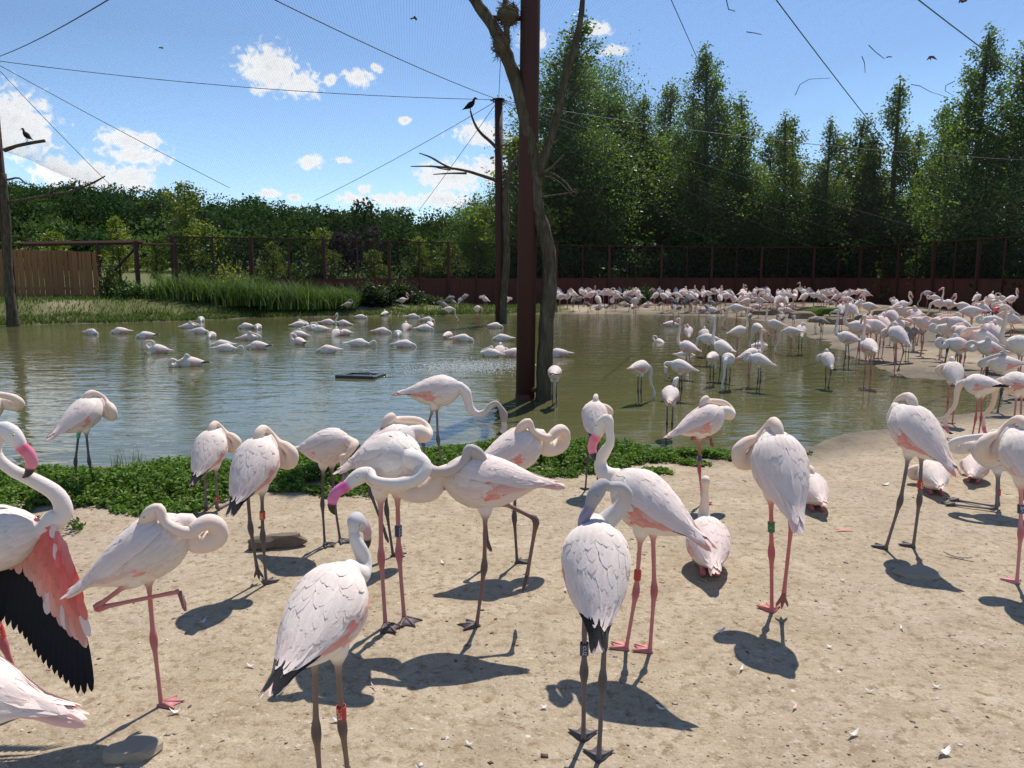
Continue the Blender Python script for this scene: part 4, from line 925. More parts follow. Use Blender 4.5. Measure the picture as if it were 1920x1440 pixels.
def wings(kind):
    if kind not in WINGS:
        p = {'plain': dict(coral=.10, blush=.3, black=.0, tips=.22), 'plain2': dict(coral=.2, blush=.45, black=.0, tips=.22), 'soft': dict(coral=.45, blush=.4, black=1, tips=.24),
             'coral': dict(coral=.95, blush=.5, black=1, tips=.27), 'black': dict(coral=.75, blush=.35, black=1, tips=.32, drop=.80),
             'pink': dict(coral=1.0, blush=.8, black=.2, tips=.22), 'grey': dict(coral=.0, blush=0, black=.6, tips=.24, base=(.33, .30, .27)),
             'chick': dict(coral=0, blush=0, black=.5, tips=.2, base=(.24, .215, .195)), 'cream': dict(coral=.25, blush=.5, black=.3, base=(.80, .73, .68), tips=.22)}[kind]
        s = sum(map(ord, kind))
        WINGS[kind] = (wing_mesh('wing', 1, s, **p), wing_mesh('wing', -1, s + 1, **p))
        TAILS[kind] = tail_mesh('tail', s + 2, p.get('base', BLUSH) if kind in ('grey', 'chick') else BLUSH, p['coral'] * .6)
    return WINGS[kind], TAILS[kind]

def rot_pitch(p, a):      # nose up by a (radians) about the y axis
    x, y, z = p; return (x * math.cos(a) - z * math.sin(a), y, x * math.sin(a) + z * math.cos(a))
C0 = (0.0, 0.0, .80)

def neck_pose(kind, pitch, side=1, k=1.0, zc=.80):
    """control points of the neck, head centre, head direction and head up, in the bird's own axes"""
    b = rot_pitch((.25 * BS[0], 0, .004), pitch); B = np.array([b[0], b[1], b[2] + zc]); s = side
    def P(*q): return [tuple(B + np.array([x, y * s, z]) * np.array([k, 1, k])) for (x, y, z) in q]
    top = zc + .138 + .075 * math.sin(pitch); dr = -.035 - .10 * math.sin(pitch)
    if kind == 'sleep':
        n = P((.045, .005, -.015), (.10, .025, -.02 + dr * .3), (.135, .07, .01 + dr * .5), (.125, .105, .05 + dr * .5), (.08, .11, .075 + dr * .3))
        n += [(.12, .09 * s, top + .012), (.07, .06 * s, top + .024)]
        return n, (.015, .03 * s, top + .030), (-.70, -.28 * s, -.66), (-.5, 0, 1)
    if kind in ('sleepwide', 'sleephid'):     # neck loop bulging out to the side as seen from behind
        yw = 1.0 if kind == 'sleepwide' else .55
        n = P((.025, .03 * yw, -.03 + dr * .5), (.04, .09 * yw, -.07 + dr * .8), (.035, .145 * yw, -.07 + dr * .9), (.025, .165 * yw, -.02 + dr * .8), (.035, .125 * yw, .0 + dr * .55), (.045, .06 * yw, -.005 + dr * .25), (.03, .015, .035))
        return n, (.065, .006 * s, top + .020), (-.80, -.10 * s, -.58), (-.5, 0, 1)
    if kind == 'curl':          # open curl with a hole in front of the breast, neck laid up along the back
        n = [(x + 0, y, z + dr * .75) for x, y, z in P((.05, .0, -.03), (.115, .01, -.045), (.172, .022, -.01), (.178, .042, .055), (.135, .062, .095), (.075, .080, .085), (.03, .09, .055))]
        n += [(.15, .10 * s, top - .06), (.09, .08 * s, top - .015)]
        return n, (.035, .055 * s, top + .022), (-.72, -.25 * s, -.62), (-.5, 0, 1)
    if kind == 'up':
        n = P((.055, .0, .01), (.10, .0, .06), (.10, 0, .15), (.075, 0, .25), (.065, 0, .35), (.075, 0, .43))
        return n, tuple(B + np.array([.11 * k, 0, .475 * k])), (1, 0, -.22), (.2, 0, 1)
    if kind == 'tall':
        n = P((.05, .0, .02), (.08, .0, .09), (.07, 0, .20), (.05, 0, .32), (.045, 0, .44), (.055, 0, .52))
        return n, tuple(B + np.array([.09 * k, 0, .565 * k])), (1, 0, -.15), (.15, 0, 1)
    if kind == 'ess':           # relaxed S with the bill hanging
        n = P((.06, .0, -.01), (.12, .0, .02), (.13, 0, .09), (.08, 0, .16), (.035, 0, .23), (.04, 0, .30))
        return n, tuple(B + np.array([.085 * k, 0, .335 * k])), (.75, 0, -.66), (.66, 0, .75)
    if kind == 'feed':          # head down to the ground or water
        n = P((.06, .0, -.04), (.10, .0, -.14), (.105, .0, -.26), (.13, .0, -.38), (.19, 0, -.46))
        hz = B[2] - .60 * k
        n += [tuple(B + np.array([.235 * k, 0, -.53 * k]))]
        return n, tuple(B + np.array([.245 * k, 0, -.60 * k])), (-.15, 0, -1), (1, 0, -.15)
    if kind == 'dip':           # S that goes out in front and dips
        n = P((.05, 0, -.05), (.075, 0, -.13), (.10, 0, -.21), (.16, 0, -.255), (.235, 0, -.235), (.29, 0, -.17), (.335, 0, -.15), (.375, 0, -.19))
        return n, tuple(B + np.array([.405, 0, -.255])), (.25, 0, -.97), (.97, 0, .25)
    if kind == 'preen':         # neck arched back, bill in the back feathers
        n = P((.05, .02, .01), (.085, .05, .07), (.075, .085, .15), (.02, .10, .20), (-.05, .085, .205))
        return n, tuple(B + np.array([-.115, .06 * s, .175])), (-.65, -.25 * s, -.72), (-.7, 0, .7)
    if kind == 'breast':        # head hung in front of the breast
        n = P((.05, .01, -.01), (.095, .04, .0), (.11, .09, -.03), (.085, .125, -.08))
        return n, tuple(B + np.array([.06, .13 * s, -.13])), (.1, -.1 * s, -1), (.9, .4 * s, .1)
    if kind == 'floatdown':     # neck goes straight under water
        n = P((.05, .0, -.02), (.09, .0, -.07), (.10, 0, -.14), (.10, 0, -.20))
        return n, tuple(B + np.array([.10, 0, -.26])), (.1, 0, -1), (1, 0, 0)
    if kind == 'arch':          # floating, neck arched up and down into the water
        n = P((.05, .0, -.03), (.10, 0, -.015), (.15, 0, .035), (.205, 0, .055), (.25, 0, .01), (.265, 0, -.07))
        return n, tuple(B + np.array([.265, 0, -.14])), (.0, 0, -1), (1, 0, 0)
    raise KeyError(kind)

def body_mesh(name, neck, pitch=R(22), legs=(), zc=.80, body_col=WHITE, neck_col=CREAM, head_col=None, bill=(.80, .22, .28), leg_col=LEG_PINK, joint_col=None, seg=18, feet=True, nr=1.0):
    """tail, torso, neck, head and bill in one skin, with the legs and webbed feet grown from the belly"""
    npts, hc, hd, hu = neck; head_col = head_col or neck_col
    hd = np.array(hd, float); hd /= np.linalg.norm(hd); hu = np.array(hu, float); hu -= hd * hu.dot(hd); hu /= np.linalg.norm(hu); hc = np.array(hc)
    rows = []                                   # x y z rw rh  r g b
    for i in range(len(TX)):
        p = rot_pitch((TX[i] * BS[0], 0, ZC[i] * BS[2]), pitch)
        rows.append([p[0], p[1], p[2] + zc, RY[i] * BS[1], RZ[i] * BS[2], *lerp3(body_col, neck_col, .12 * max(0, i - 7))])
    nt_ = len(rows)
    m = len(npts)
    for i, p in enumerate(npts):
        t = (i + .5) / m; r_ = (.030 * (1 - t) ** 1.6 + .0198) * (1 + (nr - 1) * (1 if t < .75 else .4)) * (1 + .05 * math.sin(i * 2.7 + m))
        rows.append([*p, r_, r_ * 1.04, *lerp3(lerp3(body_col, neck_col, .5), lerp3(neck_col, head_col, max(0, t * 1.6 - .6)), min(1, t * 2))])
    nn_ = len(rows)
    for (f, d, rw, rh, c) in ((-.032, .004, .0235, .026, head_col), (.0, .0, .0275, .0335, head_col), (.034, .005, .0240, .0295, head_col), (.058, .012, .0180, .0240, lerp3(head_col, bill, .35)),
                              (.066, .014, .0180, .0240, bill), (.100, .018, .0175, .0235, bill), (.127, .034, .0165, .0225, bill), (.137, .052, .0150, .0190, bill), (.141, .058, .0145, .0180, BLACK), (.146, .080, .011, .0115, BLACK), (.143, .098, .003, .003, BLACK)):
        p = hc + hd * f * 1.18 - hu * d * 1.18
        rows.append([*p, rw * 1.1, rh * 1.12, *c])
    rows = np.array(rows)
    per = 4
    S = catmull(rows, per)
    P3 = S[:, :3]; Tn = np.gradient(P3, axis=0); Tn /= np.maximum(np.linalg.norm(Tn, axis=1, keepdims=True), 1e-9)
    U = np.zeros_like(P3); u = np.array(rot_pitch((0, 0, 1), pitch))
    for i in range(len(P3)):
        u = u - Tn[i] * u.dot(Tn[i]); u /= np.linalg.norm(u); U[i] = u
    ih = nn_ * per
    want = hu - Tn[ih] * hu.dot(Tn[ih]); want /= np.linalg.norm(want)
    ang = math.atan2(np.dot(np.cross(U[ih], want), Tn[ih]), np.dot(U[ih], want))
    i0 = (nt_ + 1) * per
    for i in range(len(P3)):
        k = min(1, max(0, (i - i0) / max(ih - i0, 1))); a = ang * k
        U[i] = U[i] * math.cos(a) + np.cross(Tn[i], U[i]) * math.sin(a)
    Sd = np.cross(Tn, U)
    mb = MB(); n = seg; vs, cs = [], []
    rw, rh = np.maximum(S[:, 3], .002), np.maximum(S[:, 4], .002)
    for i in range(len(P3)):
        for k in range(n):
            a = 2 * math.pi * k / n
            vs.append(P3[i] + U[i] * math.cos(a) * rh[i] + Sd[i] * math.sin(a) * rw[i]); cs.append(tuple(np.clip(S[i, 5:8], 0.01, 1)))
    fs, ms = [], []
    ibill = (nn_ + 4) * per
    for i in range(len(P3) - 1):
        for k in range(n):
            fs.append((i * n + k, i * n + (k + 1) % n, (i + 1) * n + (k + 1) % n, (i + 1) * n + k)); ms.append(2 if i >= ibill else 0)
    mb.add(vs, fs, ms, cs)
    jc = joint_col or lerp3(leg_col, (.45, .08, .10) if leg_col[0] > .3 else (.05, .045, .05), .5)
    for lg in legs:                              # lg: hip, ankle, foot, mode ('stand','hang','none'), toe heading
        hip, ank, ft = (np.array(lg[k], float) for k in ('hip', 'ank', 'foot'))
        d1 = (ank - hip) / np.linalg.norm(ank - hip); d2 = (ft - ank) / np.linalg.norm(ft - ank)
        thigh = lg.get('thigh', .10)
        pts = [hip, hip + d1 * thigh * .55, hip + d1 * thigh, hip * .5 + ank * .5, ank - d1 * .05, ank - d1 * .015, ank + d2 * .02, ank + d2 * .06, ank * .45 + ft * .55, ft - d2 * .03, ft]
        rad = [.05, .038, .0145, .0118, .0122, .0185, .0190, .0122, .0098, .0108, .0130]
        cols = [body_col, body_col, lerp3(body_col, leg_col, .8), leg_col, leg_col, jc, jc, leg_col, leg_col, leg_col, leg_col]
        ctrl = np.array([[*p, r_, *c] for p, r_, c in zip(pts, rad, cols)])
        s_ = catmull(ctrl, 2)
        o = len(mb.f)
        mb.tube([Vector(q[:3]) for q in s_], list(np.maximum(s_[:, 3], .006)), 9, 1, [tuple(np.clip(q[4:7], .01, 1)) for q in s_])
        for q in range(o, o + 4 * 9): mb.m[q] = 0
        if not feet: continue
        h = lg.get('head', 0.0); fx, fy = math.cos(h), math.sin(h); fc = lerp3(leg_col, (.06, .055, .06), lg.get('dark', .35))
        if lg.get('mode', 'stand') == 'stand':
            def G(a, l, z): return (ft[0] + (fx * math.cos(a) - fy * math.sin(a)) * l, ft[1] + (fy * math.cos(a) + fx * math.sin(a)) * l, ft[2] + z)
            ring = [G(math.pi, .022, .004), G(R(72), .030, .003), G(R(44), .088, .002), G(R(22), .066, .003), G(0, .100, .002), G(-R(22), .066, .003), G(-R(44), .088, .002), G(-R(72), .030, .003)]
            v = ring + [(x, y, ft[2] - .004) for x, y, z in ring] + [G(0, .018, .017)]
            f = [(i, (i + 1) % 8, 16) for i in range(8)] + [(i + 8, (i + 1) % 8 + 8, (i + 1) % 8, i) for i in range(8)] + [tuple(range(15, 7, -1))]
            mb.add(v, f, 1, fc)
            for a, l in ((R(44), .090), (0, .102), (-R(44), .090)):
                mb.tube([G(a, .0, .012), G(a, l * .5, .0075), G(a, l * .9, .004), G(a, l * 1.05, .001)], [.010, .0072, .0055, .002], 6, 1, fc)
        elif lg['mode'] == 'hang':
            dn = np.array(lg.get('toe', (.25, 0, -1.0)), float); dn /= np.linalg.norm(dn); sd = np.array([-fy, fx, 0])
            for a, l in ((-.34, .092), (0, .105), (.34, .092)):
                q = [ft, ft + (dn + sd * a * .4) * l * .35, ft + (dn + sd * a) * l * .8, ft + (dn + sd * a) * l * 1.02]
                mb.tube([Vector(x) for x in q], [.011, .011, .008, .002], 6, 1, lerp3(fc, (.1, .06, .05), .4))
            w0 = [ft - sd * .006, ft + (dn - sd * .34) * .085, ft + (dn - sd * .17) * .062, ft + dn * .095, ft + (dn + sd * .17) * .062, ft + (dn + sd * .34) * .085, ft + sd * .006]
            off = np.cross(dn, sd) * .004
            mb.add([tuple(x + off) for x in w0] + [tuple(x - off) for x in w0], [(0, 1, 2), (0, 2, 3), (0, 3, 4), (0, 4, 5), (0, 5, 6), (7, 9, 8), (7, 10, 9), (7, 11, 10), (7, 12, 11), (7, 13, 12)] + [(i, i + 7, i + 8, i + 1) for i in range(6)], 1, lerp3(fc, (.1, .06, .05), .4))
    return mb.mesh(name, BIRD_MATS)

def leg_stand(side, dx=0.0, dy=0.0, zc=.80, ank=.345, bend=-.02, out=.0, **kw):
    """straight standing leg; dx,dy shift the foot"""
    hip = (-.015, side * .045, zc - .09); foot = (.01 + dx, side * (.040 + out) + dy, .006)
    a = np.array(hip) * .46 + np.array(foot) * .54
    return dict(hip=hip, ank=(a[0] + bend, a[1], ank if ank else a[2]), foot=foot, mode='stand', **kw)
def leg_back(side, ax=-.27, az=.60, fx=.12, fz=.56, zc=.80, fy=0.0, **kw):
    """drawn up: heel behind the tail, shank lying forward, foot hanging"""
    return dict(hip=(-.03, side * .05, zc - .09), ank=(ax, side * .05, az), foot=(fx, side * .045 + fy, fz), mode='hang', **kw)
def leg_fold(side, ax=-.16, az=.52, fx=-.06, fz=.22, zc=.80, **kw):
    """heel raised to the belly, shank hanging down"""
    return dict(hip=(-.03, side * .05, zc - .09), ank=(ax, side * .045, az), foot=(fx, side * .04, fz), mode='hang', **kw)

def ring_text(code, r_out, height, col, txt):
    """plastic leg ring with a raised code running up its side"""
    mb = MB(); n = 20
    prof = [(r_out, -height / 2), (r_out, height / 2), (r_out - .003, height / 2), (r_out - .003, -height / 2)]
    vs = [(p[0] * math.cos(2 * math.pi * k / n), p[0] * math.sin(2 * math.pi * k / n), p[1]) for k in range(n) for p in prof]
    fs = [(k * 4 + j, ((k + 1) % n) * 4 + j, ((k + 1) % n) * 4 + (j + 1) % 4, k * 4 + (j + 1) % 4) for k in range(n) for j in range(4)]
    mb.add(vs, fs, 0, col)
    ring = mb.mesh('leg_ring', [M_RING], smooth=False)
    lm = None
    if code:
        cu = bpy.data.curves.new('code', 'FONT'); cu.body = code; cu.size = 1.0; cu.extrude = .0; cu.resolution_u = 2; cu.offset = .012; cu.align_x = 'CENTER'; cu.align_y = 'CENTER'
        to = bpy.data.objects.new('code', cu); COL.objects.link(to)
        me = bpy.data.meshes.new_from_object(to.evaluated_get(bpy.context.evaluated_depsgraph_get()))
        bpy.data.objects.remove(to); bpy.data.curves.remove(cu)
        co = np.array([v.co[:] for v in me.vertices]); polys = [tuple(p.vertices) for p in me.polygons]
        k = height * .86 / max(np.ptp(co[:, 0]), 1e-6); k = min(k, r_out * 1.5 / max(np.ptp(co[:, 1]), 1e-6))
        me2 = MB(); vv = []
        for rep in (0, math.pi):
            vv = [((r_out + .0009) * math.cos(a), (r_out + .0009) * math.sin(a), -x * k) for x, a in zip(co[:, 0], co[:, 1] * k / r_out * .95 + rep)]
            me2.add(vv, polys, 0, txt)
        bpy.data.meshes.remove(me)
        lm = me2.mesh('ring_code', [M_RING], smooth=False)
    return ring, lm
RING_COL = {'red': ((.50, .035, .03), (.85, .55, .40)), 'blue': ((.025, .035, .12), (.55, .58, .70)), 'green': ((.02, .17, .06), (.75, .85, .70)), 'navy': ((.03, .035, .08), (.50, .55, .66)), 'lime': ((.03, .42, .16), (.8, .9, .8))}
RINGS = {}
def add_ring(bird, leg, t, colour, code='', seg='tibia', face=0.0):
    key = (colour, code)
    if key not in RINGS: RINGS[key] = ring_text(code, .0185, .052, *RING_COL[colour])
    a, b = (Vector(leg['hip']), Vector(leg['ank'])) if seg == 'tibia' else (Vector(leg['ank']), Vector(leg['foot']))
    p = a.lerp(b, t); d = (a - b).normalized()
    o = obj('leg_ring', RINGS[key][0], bird); o.location = p
    q = Vector((0, 0, 1)).rotation_difference(d)
    o.rotation_mode = 'QUATERNION'; o.rotation_quaternion = q @ Matrix.Rotation(face, 3, 'Z').to_quaternion()
    if RINGS[key][1]:
        obj('ring_code', RINGS[key][1], o)
    return o
EYE = None
def eye_mesh():
    global EYE
    if EYE is None:
        mb = MB()
        for (rad, zo, c) in ((.0052, 0, (.75, .62, .25)), (.0034, .0032, (.01, .01, .01))):
            vs, fs = [], []
            for i in range(5):
                th = math.pi * (i + .5) / 5
                for k in range(8): vs.append((rad * math.sin(th) * math.cos(k * math.pi / 4), rad * math.sin(th) * math.sin(k * math.pi / 4), zo + rad * math.cos(th)))
            for i in range(4):
                for k in range(8): fs.append((i * 8 + k, (i + 1) * 8 + k, (i + 1) * 8 + (k + 1) % 8, i * 8 + (k + 1) % 8))
            fs += [tuple(range(8)), tuple(range(39, 31, -1))]
            mb.add(vs, fs, 0, c)
        EYE = mb.mesh('eye', [M_HORN])
    return EYE
def place_bird(me, pos, heading, scale, wing_kind, pitch, label, group=None, zc=.80, roll=0.0, head=None, wing_skip=(), contour=None):
    """the bird stands at pos, facing heading degrees clockwise from straight away from the camera"""
    b = obj('flamingo', me)
    b.location = pos; b.rotation_euler = (0, 0, R(90 - heading)); b.scale = (scale,) * 3
    tag(b, label, 'flamingo', group)
    (wl, wr), tl = wings(wing_kind)
    for i, m_ in enumerate((wl, wr)):
        if i in wing_skip: continue
        c = obj('wing', m_, b); c.location = (0, 0, zc); c.rotation_euler = (0, -pitch, 0); c.scale = BS
    c = obj('tail', tl, b); c.location = (0, 0, zc); c.rotation_euler = (0, -pitch, 0); c.scale = BS
    if contour is not None:
        if contour not in CONTOUR: CONTOUR[contour] = contour_mesh(len(CONTOUR) + 5, contour)
        c = obj('body_feathers', CONTOUR[contour], b); c.location = (0, 0, zc); c.rotation_euler = (0, -pitch, 0); c.scale = BS
    if head is not None:
        npts, hc, hd, hu = head
        hd = Vector(hd).normalized(); hu = Vector(hu); hu = (hu - hd * hu.dot(hd)).normalized(); sd = hu.cross(hd)
        for s in (-1, 1):
            e = obj('eye', eye_mesh(), b)
            e.location = Vector(hc) + hd * .024 + hu * .011 + sd * s * .0272
            e.rotation_mode = 'QUATERNION'; e.rotation_quaternion = Vector((0, 0, 1)).rotation_difference(sd * s)
    return b
# ================================================================== THE BIRDS OF THE PHOTOGRAPH
def foot_pos(px, py):
    p = ground(px, py); return Vector((p.x, p.y, gz(p.x, p.y)))
def hero(px, py, heading, s, pose, wing, label, side=1, pitch=25, k=1.0, legs=None, neck=None, leg=LEG_PINK, body=WHITE, ncol=CREAM, hcol=None, bill=(.80, .22, .28), ring=None, eyes=False, zc=.80, group='flamingos on the near sand', pos=None, wing_skip=(), joint=None):
    pt = R(pitch); nk = neck or neck_pose(pose, pt, side, k, zc)
    legs = legs if legs is not None else [leg_stand(1, .02, zc=zc), leg_stand(-1, -.02, zc=zc)]
    me = body_mesh('flamingo', nk, pt, legs, zc, body, ncol, hcol, bill, leg, joint, seg=24, nr=1.28 if pose in ('sleep', 'sleepwide', 'sleephid', 'curl') else 1.0)
    b = place_bird(me, pos if pos is not None else foot_pos(px, py), heading, s, wing, pt, label, group, zc, head=nk if eyes else None, wing_skip=wing_skip, contour=body)
    for (li, t, colr, code, sg, face) in (ring or []): add_ring(b, legs[li], t, colr, code, sg, R(face))
    return b
GREYH, PURPLE = (.42, .40, .40), (.34, .27, .34)
SITZ = .155
def sit_legs(zc):   # folded under the body, red heels showing under the tail
    return [dict(hip=(0, s * .05, zc - .03), ank=(-.20, s * .045, .022), foot=(.05, s * .05, .012), mode='none', thigh=.06) for s in (1, -1)]
def kneel_legs(zc):
    return [dict(hip=(-.01, s * .05, zc - .09), ank=(-.03, s * .05, .024), foot=(.29, s * (.06 + .03), .012), mode='stand', thigh=.09, dark=.6) for s in (1, -1)]

# -- 1 the wing stretcher at the left edge
b1 = np.array([.25, 0, 0])
n1 = ([(.27, .0, .87), (.31, .0, .905), (.295, .0, .985), (.21, 0, 1.06), (.12, 0, 1.12), (.07, 0, 1.19), (.085, 0, 1.255)], (.135, -.01, 1.285), (.72, -.15, -.70), (.68, 0, .72))
f1 = hero(6, 1330, 74, .89, None, 'plain', 'pink-billed flamingo at the left edge stretching its coral and black wing', neck=n1, pitch=10, ncol=(.80, .72, .66), hcol=(.80, .75, .72), leg=LEG_RED, legs=[leg_stand(1, .05), leg_stand(-1, .12, -.02)], ring=[(1, .86, 'red', 'JAN', 'tibia', -90)], eyes=True, wing_skip=(1,))
W_AX = 3.04
def wpt(px, py, lift=0.0):
    v = (py - 960) / 450.0
    return at(px, py, W_AX - .30 * v - lift) 
def flat_feather(name, root, tip, wpx, ca, cb, parent, inv, lift, curve=0.0):
    a, b = np.array(root, float), np.array(tip, float); d = b - a; ln = np.linalg.norm(d); nrm = np.array([-d[1], d[0]]) / ln; mb = MB(); vs, cs = [], []
    for t, wv in ((0, .5), (.25, .85), (.55, 1), (.8, .95), (.94, .6), (1, .08)):
        c = a + d * t + nrm * curve * ln * t * t
        for e in (-1, 0, 1):
            q = c + nrm * wpx * wv * e; vs.append(inv @ wpt(q[0], q[1], lift + (.004 if e == 0 else 0) + .006 * t * (e > 0))); cs.append(lerp3(ca, cb, t))
    fs = []
    for i in range(5):
        o = i * 3; fs += [(o, o + 1, o + 4, o + 3), (o + 1, o + 2, o + 5, o + 4)]
    mb.add(vs, fs, 0, cs); return mb.build(name, M_FEATHER, parent)
def along(poly, t):
    P = np.array(poly, float); s = np.concatenate([[0], np.cumsum(np.linalg.norm(np.diff(P, axis=0), axis=1))]); return np.array([np.interp(t * s[-1], s, P[:, 0]), np.interp(t * s[-1], s, P[:, 1])])
bpy.context.view_layer.update()
sw_inv = f1.matrix_world.inverted()
sw = obj('wing', None, f1); tag(sw, 'spread wing with coral coverts and black flight feathers')
fr2 = random.Random(77)
for i in range(23):
    t = i / 22
    r_ = along([(-40, 975), (30, 1030), (75, 1075), (115, 1135), (145, 1180), (160, 1195)], t); e_ = along([(-75, 1120), (-10, 1160), (40, 1192), (75, 1240), (108, 1270), (150, 1304), (172, 1297)], t)
    flat_feather('flight_feather', r_, e_, 9.5 - 2.2 * t, BLACK, (.012, .012, .014), sw, sw_inv, .004 + .0016 * i, -.03 + .03 * t)
for row, (rp, ep, n_, ca, cb, w_) in enumerate(((([(-20, 1000), (60, 1030), (100, 1090), (135, 1150)]), ([(-25, 1060), (50, 1078), (92, 1148), (128, 1190), (164, 1210)]), 17, (.86, .30, .21), (.85, .47, .37), 8.5),
                                               (([(10, 985), (75, 1000), (108, 1060), (145, 1130)]), ([(0, 1040), (52, 1052), (95, 1115), (135, 1165), (166, 1190)]), 16, (.86, .20, .14), (.86, .34, .25), 8),
                                               (([(40, 968), (85, 985), (110, 1035), (140, 1100)]), ([(28, 1015), (62, 1030), (100, 1085), (135, 1140), (160, 1165)]), 14, (.85, .16, .13), (.85, .25, .19), 8),
                                               (([(64, 970), (92, 976), (112, 1010), (135, 1065)]), ([(52, 1000), (75, 1010), (108, 1058), (138, 1110), (152, 1135)]), 12, (.84, .13, .12), (.86, .22, .18), 8),
                                               (([(74, 972), (96, 976), (108, 994), (125, 1032)]), ([(66, 982), (88, 992), (110, 1030), (134, 1080)]), 9, (.82, .30, .27), (.85, .17, .14), 8))):
    for i in range(n_):
        t = i / (n_ - 1); k_ = fr2.uniform(.85, 1.05); wht = fr2.random() < .07
        flat_feather('covert_feather', along(rp, t) + np.array([fr2.uniform(-3, 3), fr2.uniform(-3, 3)]), along(ep, t) + np.array([fr2.uniform(-4, 4), fr2.uniform(-4, 4)]), w_, tuple(x * k_ for x in ((.84, .62, .58) if wht else ca)), tuple(x * k_ for x in ((.86, .70, .66) if wht else cb)), sw, sw_inv, .042 + .010 * row + .0008 * i, .02)

# -- 2 the bird cut off at the lower left, tail to the right
f2 = hero(0, 0, -98, .98, 'up', 'pink', 'close blurred-pink flamingo cut off at the lower left corner, tail to the right', pitch=26, pos=Vector((-1.45, 1.72, gz(-1.45, 1.72))), leg=LEG_RED)
# -- 3
hero(298, 1325, 72, .83, 'curl', 'plain2', 'one-legged sleeping flamingo with curled neck and pink legs at left', side=-1, pitch=35, k=.80, legs=[leg_stand(1, .0, -.03, bend=-.005, dark=.15), leg_back(-1, -.24, .565, .13, .60, dark=.4)], leg=(.56, .20, .19), ncol=(.82, .68, .58), eyes=True)
# -- 4
hero(168, 927, 28, .80, 'sleepwide', 'soft', 'sleeping flamingo on dark legs at the far left water edge, green ring', side=-1, pitch=34, leg=LEG_DARK, legs=[leg_stand(1, -.08, .05, bend=-.03), leg_stand(-1, .03)], ring=[(0, .30, 'lime', '', 'tibia', 0)])
# -- 5 kneeling by the plants
hero(400, 957, 4, .84, 'sleepwide', 'black', 'white flamingo with black wing tips resting on its heels beside the bank plants', side=-1, pitch=40, zc=.54, legs=kneel_legs(.54), leg=(.22, .14, .13), ring=[(1, .80, 'red', 'JUL', 'tibia', 180)])
# -- 6
hero(490, 1098, 8, .87, 'sleepwide', 'black', 'sleeping flamingo with dark legs beside the driftwood, red ring', side=-1, pitch=40, leg=(.12, .095, .09), legs=[leg_fold(1, -.02, .40, .03, .12, zc=.80, dark=.8), leg_stand(-1, .02, .02, dark=.8)], ring=[(1, .62, 'red', 'JUC', 'tibia', 180)])
# -- 7
hero(622, 1020, 118, .80, 'breast', 'cream', 'creamy young flamingo with dark legs preening its breast behind the pink-billed one', side=-1, pitch=18, leg=LEG_DARK, legs=[leg_stand(1, .02, .03), leg_stand(-1, -.03, -.02)], bill=(.22, .18, .19), body=(.80, .71, .66))
# -- 8 behind and in front
hero(733, 1042, 62, .86, 'sleep', 'plain2', 'flamingo asleep directly behind the big pink-billed flamingo', side=1, pitch=28, leg=LEG_DARK, legs=[leg_stand(1, .0, -.06), leg_fold(-1)])
pt8 = R(16)
n8 = ([(.25, .0, .865), (.285, .012, .838), (.30, -.03, .80), (.27, -.09, .78), (.22, -.14, .78), (.165, -.175, .79)], (.105, -.205, .80), (-.17, -.93, -.30), (-.1, -.25, 1))
hero(738, 1168, 142, 1.03, None, 'plain', 'big white flamingo at centre with neck bent round and a bright pink bill', neck=n8, pitch=16, leg=(.50, .20, .19), legs=[leg_stand(1, .0, .015, dark=.9), leg_stand(-1, .0, -.01, dark=.9)], ncol=(.80, .74, .68), bill=(.78, .20, .42), ring=[(0, .70, 'blue', 'CCC', 'tibia', 0)], eyes=True)
# -- 9
hero(822, 892, 92, .93, 'dip', 'coral', 'flamingo at the water edge reaching its grey head down to the right', pitch=12, leg=(.22, .15, .145), legs=[leg_stand(1, .03), leg_stand(-1, -.10, bend=-.08)], ncol=(.78, .72, .68), hcol=(.40, .36, .33), bill=(.60, .52, .48), eyes=True)
# -- 10, 11
hero(966, 1056, 62, .87, 'curl', 'soft', 'sleeping flamingo with curled neck standing behind the side-on one at centre', side=-1, pitch=26, leg=LEG_DARK, legs=[leg_stand(-1, .0, .03), leg_fold(1, -.22, .50, -.2, .2)])
hero(908, 1172, -86, .93, 'curl', 'pink', 'side-on flamingo facing left, neck curled into an open loop, coral tail', side=1, pitch=10, k=1.38, leg=(.21, .115, .10), legs=[leg_stand(1, .03, -.03, dark=.9), leg_fold(-1, -.28, .59, -.23, .28, dark=.8)], ncol=(.80, .68, .60), hcol=(.52, .46, .43), body=(.81, .73, .68))
# -- 12 near, walking away
n12 = ([(.265, -.0, .845), (.305, .0, .85), (.325, .0, .885), (.315, .01, .935), (.30, .025, .985), (.305, .03, 1.02)], (.335, .03, 1.045), (.95, .1, -.35), (.35, 0, .95))
hero(0, 0, 14, .86, None, 'black', 'nearest white flamingo seen from behind with coral sides, black tips and a red ring', neck=n12, pitch=22, pos=Vector((-.585, 2.30, gz(-.585, 2.3))), leg=(.22, .145, .105), legs=[leg_stand(1, -.02, .0, ank=.35), leg_stand(-1, .06, .0, ank=.36)], ncol=(.72, .68, .65), hcol=(.55, .54, .54), ring=[(1, .84, 'red', 'LHR', 'tibia', 180)], bill=(.5, .3, .35))
